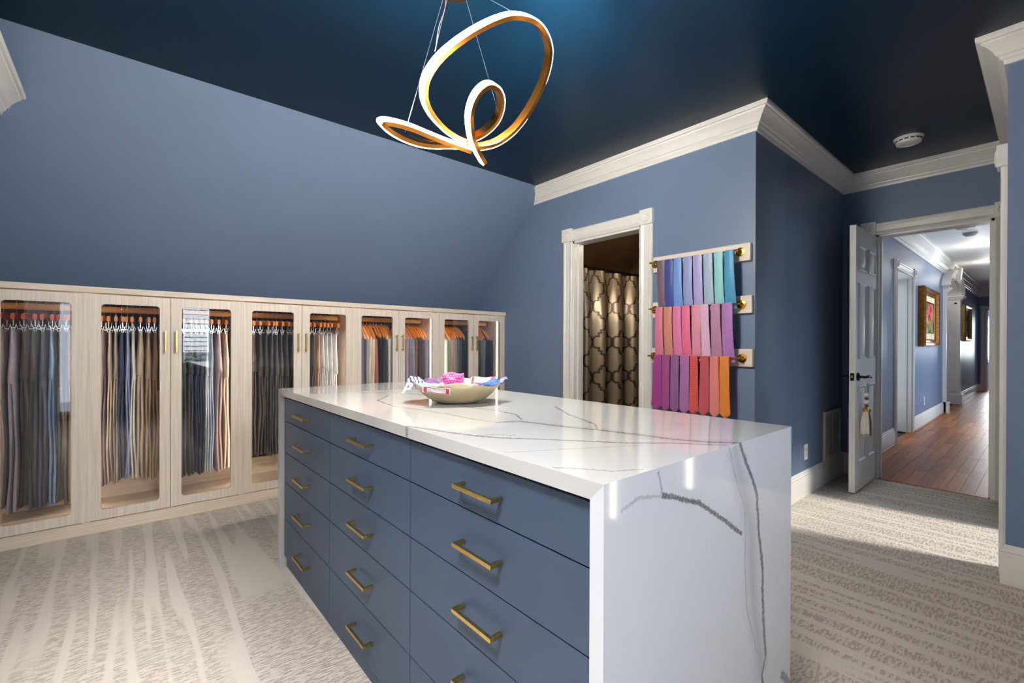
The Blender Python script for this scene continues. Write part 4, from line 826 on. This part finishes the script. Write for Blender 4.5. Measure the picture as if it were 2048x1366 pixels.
def sq_mat(name, c0, c1, kind, k=220.):
    t = NT(name); uv = t.n('UVMap').outputs[0]; s = t.sep(uv)
    if kind == 'border':
        d = t.math('MINIMUM', t.math('MINIMUM', s[0], t.math('SUBTRACT', 1.0, s[0])), t.math('MINIMUM', s[1], t.math('SUBTRACT', 1.0, s[1])))
        f = t.math('MULTIPLY', t.math('GREATER_THAN', d, .05), t.math('LESS_THAN', d, .16))
    elif kind == 'stripe': f = t.math('GREATER_THAN', t.math('SINE', t.math('MULTIPLY', t.math('ADD', s[0], t.math('MULTIPLY', s[1], .6)), k)), 0.)
    elif kind == 'dots':
        uu = t.math('MULTIPLY', s[0], k); vv = t.math('MULTIPLY', s[1], k*.6); sh = t.math('MULTIPLY', t.math('MODULO', t.math('FLOOR', vv), 2.), .5)
        a = t.math('SUBTRACT', t.math('FRACT', t.math('ADD', uu, sh)), .5); b = t.math('SUBTRACT', t.math('FRACT', vv), .5)
        f = t.math('LESS_THAN', t.math('ADD', t.math('MULTIPLY', t.math('MULTIPLY', a, a), .55), t.math('MULTIPLY', b, b)), .05)
    elif kind == 'crest':
        a = t.math('ABSOLUTE', t.math('SUBTRACT', s[0], .62)); b = t.math('ABSOLUTE', t.math('SUBTRACT', s[1], .45))
        f = t.math('MULTIPLY', t.math('LESS_THAN', a, .10), t.math('LESS_THAN', b, .16))
    else: f = t.ramp(t.noise(uv, k, 3), [(.45, 0.), (.55, 1.)])
    t.set(t.mix(f, c0, c1), .5, 0, .4); t.b.inputs['Sheen Weight'].default_value = .3; return t.m
def cloth(corners, mat, label, bulge=.01, wav=.004, thick=.004, n=14, seed=0):
    A, B, C_, D = [PB(*p) for p in corners]; nrm = (B-A).cross(D-A).normalized()
    if nrm.z < 0: nrm = -nrm
    V = []; uv = []; F = []
    for side in (0, 1):
        for i in range(n):
            for j in range(n):
                u, v = i/(n-1), j/(n-1); p = A*(1-u)*(1-v)+B*u*(1-v)+C_*u*v+D*(1-u)*v
                h = bulge*4*u*(1-u)*(.3+v*(1-v)*2.8)+wav*math.sin(u*9+seed)*math.cos(v*7+seed*2)
                V.append(p+nrm*(h+(thick*(.3+.7*min(1, 8*min(u, 1-u, v, 1-v)))/2)*(1 if side else -1))); uv.append((u, v))
    q = n*n
    for i in range(n-1):
        for j in range(n-1):
            a = i*n+j; F.append((a, a+1, a+n+1, a+n)); F.append((q+a, q+a+n, q+a+n+1, q+a+1))
    edge = [i*n for i in range(n)]+[(n-1)*n+j for j in range(1, n)]+[i*n+n-1 for i in range(n-2, -1, -1)]+[j for j in range(n-2, 0, -1)]
    for k in range(len(edge)): a, b = edge[k], edge[(k+1) % len(edge)]; F.append((a, b, q+b, q+a))
    o = MB().add(V, F).build('pocket_square', mat, smooth=True, angle=70, uv=uv, origin=(A+B+C_+D)/4)
    tag(o, label, 'pocket square', 'pocket squares in the gold bowl'); return o
cloth([(1190, 395, .05), (1480, 385, .04), (1590, 275, .10), (1180, 270, .11)], sq_mat('white_red_square', (236, 230, 226), (196, 48, 66), 'border'), 'white pocket square with red border lines at the back right of the bowl', .012)
cloth([(560, 380, .02), (800, 350, .02), (760, 262, .07), (470, 300, .07)], sq_mat('purple_square', (84, 30, 92), (186, 140, 190), 'dots', 26.), 'dark purple pocket square with fine pale dots, left in the bowl', .006, seed=2)
cloth([(250, 318, -.01), (470, 372, -.02), (520, 322, .05), (300, 240, .05)], sq_mat('striped_square', (228, 226, 232), (36, 40, 104), 'stripe', 22.), 'navy and white striped pocket square over the left bowl rim', .006, seed=3)
cloth([(370, 400, -.06), (790, 408, -.06), (790, 372, -.02), (360, 360, -.02)], sq_mat('cornflower_square', (110, 140, 204), (132, 160, 216), 'noise', 30.), 'cornflower blue pocket square edge along the left front rim', .004, seed=4)
cloth([(196, 515, -.045), (330, 440, -.06), (385, 372, -.03), (285, 330, -.0)], sq_mat('white_crest_square', (238, 236, 236), (176, 60, 80), 'crest'), 'white pocket square corner with red mark hanging off left rim', .006, seed=5)
cloth([(560, 478, -.146), (985, 524, -.142), (1000, 430, -.166), (570, 392, -.164)], sq_mat('white_crimson_square', (238, 234, 234), (206, 40, 66), 'border'), 'white pocket square with crimson border draped over the front bowl rim', .004, .002, seed=6)
cloth([(815, 372, -.035), (1140, 372, -.035), (1122, 203, .0), (808, 198, .0)], sq_mat('magenta_square', (198, 24, 124), (190, 160, 206), 'dots', 8.), 'magenta pocket square with silver dashes standing upright in the bowl', .008, .005, .006, seed=1)
cloth([(1290, 405, -.03), (1680, 372, -.03), (1760, 270, .03), (1500, 330, .03)], sq_mat('blue_satin_square', (18, 66, 170), (40, 110, 206), 'noise', 8.), 'bright blue satin pocket square over the right bowl rim', .010, .006, seed=8)
cloth([(1640, 345, -.02), (1700, 335, -.02), (1775, 272, .03), (1715, 262, .03)], sq_mat('lilac_square', (214, 200, 224), (168, 150, 196), 'stripe', 40.), 'pale lilac pocket square tip beyond the blue satin one', .004, seed=9)
V = spline([PB(785, 385, -.05), PB(900, 408, -.075), PB(1010, 418, -.08), PB(1110, 400, -.07), PB(1195, 360, -.04)], 8)
o = MB().tube(V, [.007+.004*math.sin(math.pi*i/(len(V)-1)) for i in range(len(V))], 10).build('pocket_square', plain('pink_floral_silk', (214, 130, 184), .5, var=.35, vscale=130), smooth=True, origin=PB(1000, 400, -.07)); tag(o, 'rolled pink floral pocket square at the foot of the magenta one', 'pocket square', 'pocket squares in the gold bowl')

# ------------------------------------------------------------------ chandelier: one looping LED ribbon hung on wires
KEY = [[1.1304, 1.5111, 1.8971], [1.0872, 1.4994, 1.9322], [1.0584, 1.4922, 1.97], [1.0395, 1.4805, 2.0114], [1.0242, 1.4598, 2.0492], [1.0278, 1.44, 2.0969], [1.0485, 1.422, 2.1392], [1.0863, 1.4103, 2.1698], [1.1394, 1.4202, 2.1788], [1.1826, 1.4445, 2.1635], [1.2078, 1.4796, 2.1329], [1.2105, 1.521, 2.0951], [1.1835, 1.5579, 2.0564], [1.1412, 1.5831, 2.0258], [1.0944, 1.6011, 2.0096], [1.0332, 1.6056, 2.0186], [0.9765, 1.602, 2.0384], [0.9252, 1.5903, 2.0663], [0.8901, 1.5732, 2.0978], [0.8748, 1.5534, 2.1284], [0.8712, 1.5327, 2.1599], [0.8802, 1.5102, 2.1923], [0.9, 1.4841, 2.2292], [0.9342, 1.4535, 2.2715], [0.981, 1.4211, 2.3174], [1.0305, 1.3914, 2.3588], [1.0836, 1.3635, 2.3957], [1.1358, 1.3428, 2.4245], [1.1916, 1.3284, 2.4407], [1.2465, 1.3203, 2.4452], [1.2942, 1.3221, 2.4344], [1.3374, 1.332, 2.4083], [1.3653, 1.3491, 2.3705], [1.377, 1.3815, 2.3093], [1.3707, 1.422, 2.2373], [1.3473, 1.4697, 2.1581], [1.3077, 1.5165, 2.0852], [1.2528, 1.557, 2.0321], [1.2069, 1.5885, 2.0105], [1.1628, 1.6128, 2.0015], [1.1061, 1.6371, 1.9979], [1.0503, 1.6515, 1.9898], [0.9918, 1.6686, 1.9781], [0.9225, 1.6731, 1.9682], [0.8577, 1.6704, 1.9673], [0.7983, 1.6614, 1.9727], [0.7587, 1.656, 1.9853], [0.7434, 1.6479, 1.997], [0.7614, 1.6407, 2.0078], [0.8118, 1.6335, 2.0132], [0.8748, 1.629, 2.0132], [0.9477, 1.6254, 2.0069], [1.0287, 1.6182, 1.9988], [1.0998, 1.6083, 1.9934], [1.1358, 1.6038, 1.9898]]
P = np.array(KEY)
for _ in range(2): P[1:-1] = .25*P[:-2]+.5*P[1:-1]+.25*P[2:] if False else P[1:-1]
P = [Vector(p) for p in spline(P, 6)]; wv = Vector((-.0047, .0278, .0255))
ch = thing('chandelier', (1.045, 1.603, ZC), 'rose gold looping LED ribbon chandelier hanging above the island', 'chandelier')
fr_, df = [], []
prevn = None
for i, p in enumerate(P):
    tg = (P[min(i+2, len(P)-1)]-P[max(i-2, 0)]).normalized(); n = tg.cross(wv).normalized()
    if i == 0: sgn = 1
    w = wv; T_ = .017
    fr_.append([p, p+w, p+w-n*T_, p-n*T_]); df.append([p+w*.08+n*.0003, p+w*.94+n*.0003, p+w*.9+n*.0042, p+w*.11+n*.0042])
MB().rings(fr_).build('ribbon_frame', M_copper, ch, smooth=True, angle=50)
MB().rings(df).build('led_diffuser', M_chled, ch, smooth=True, angle=50)
MB().lathe([(.001, -.028), (.085, -.028), (.09, -.024), (.09, 0)], (1.045, 1.603, ZC), n=48).build('canopy', M_copper, ch, smooth=True)
M_wire = plain('steel_wire', (190, 194, 200), .3, .8)
for a, b in (((1.03, 1.62, ZC-.028), (0.873, 1.4751, 2.2418)), ((1.075, 1.59, ZC-.028), (1.1916, 1.4976, 2.132)), ((1.085, 1.57, ZC-.028), (1.195, 1.345, 2.445)), ((1.02, 1.635, ZC-.028), (0.8442, 1.6506, 1.997))):
    MB().tube([a, b], .0011, 5).build('suspension_wire', M_wire, ch, smooth=True)
MB().tube(spline([(1.0, 1.60, ZC-.028), (.97, 1.56, 2.50), (.905, 1.50, 2.36), (.876, 1.476, 2.25)], 5), .0016, 5).build('power_cord', M_wire, ch, smooth=True)

# ------------------------------------------------------------------ cornice of the tall cupboard at the left wall, light strips on the rear wall
tc = thing('tall_cupboard', (-.92, 2.1, 0), 'tall white cupboard at the left whose cornice juts into the top corner', 'cupboard')
box(XL+.02, -.50, 1.2, 3.2, 0, 2.30).build('body', M_trim, tc)
CRr = [(-.498+a, ZC) for a, b in CR]
r0 = [(-.495+a, 1.1, 2.431+b*.72) for a, b in CR]; r1 = [(-.495+a, SL0[0]+(ZC-(2.431+b*.72)), 2.431+b*.72) for a, b in CR]
MB().rings([r0, r1]).build('cornice', M_trim, tc, smooth=True, angle=30)
for i, x in enumerate((2.17, 3.04)):
    o = box(x-.008, x+.008, -.68, -.672, .15, 1.40).build('light_strip', M_led, origin=(x, -.676, .15)); tag(o, ['vertical light strip on rear wall mirrored left in the quartz end panel', 'vertical light strip on rear wall mirrored right in the quartz end panel'][i], 'light strip', 'light strips on the rear wall')

# shrub outside the small window, glimpsed mirrored in a wardrobe door
mb = MB()
for k in range(500):
    p = Vector((R.gauss(.95, .45), -3.3+R.gauss(0, .15), R.gauss(.75, .35))); a = Vector((R.uniform(-1, 1), R.uniform(-1, 1), R.uniform(-1, 1))).normalized(); b = a.orthogonal().normalized()
    mb.add([p-a*.05, p-b*.02, p+a*.05, p+b*.02], [(0, 1, 2, 3)])
o = tag(mb.build('shrub', plain('leaf_green', (96, 140, 60), .6, var=.3), kind='stuff'), 'leafy green shrub outside the small window, mirrored in a wardrobe door', 'shrub')
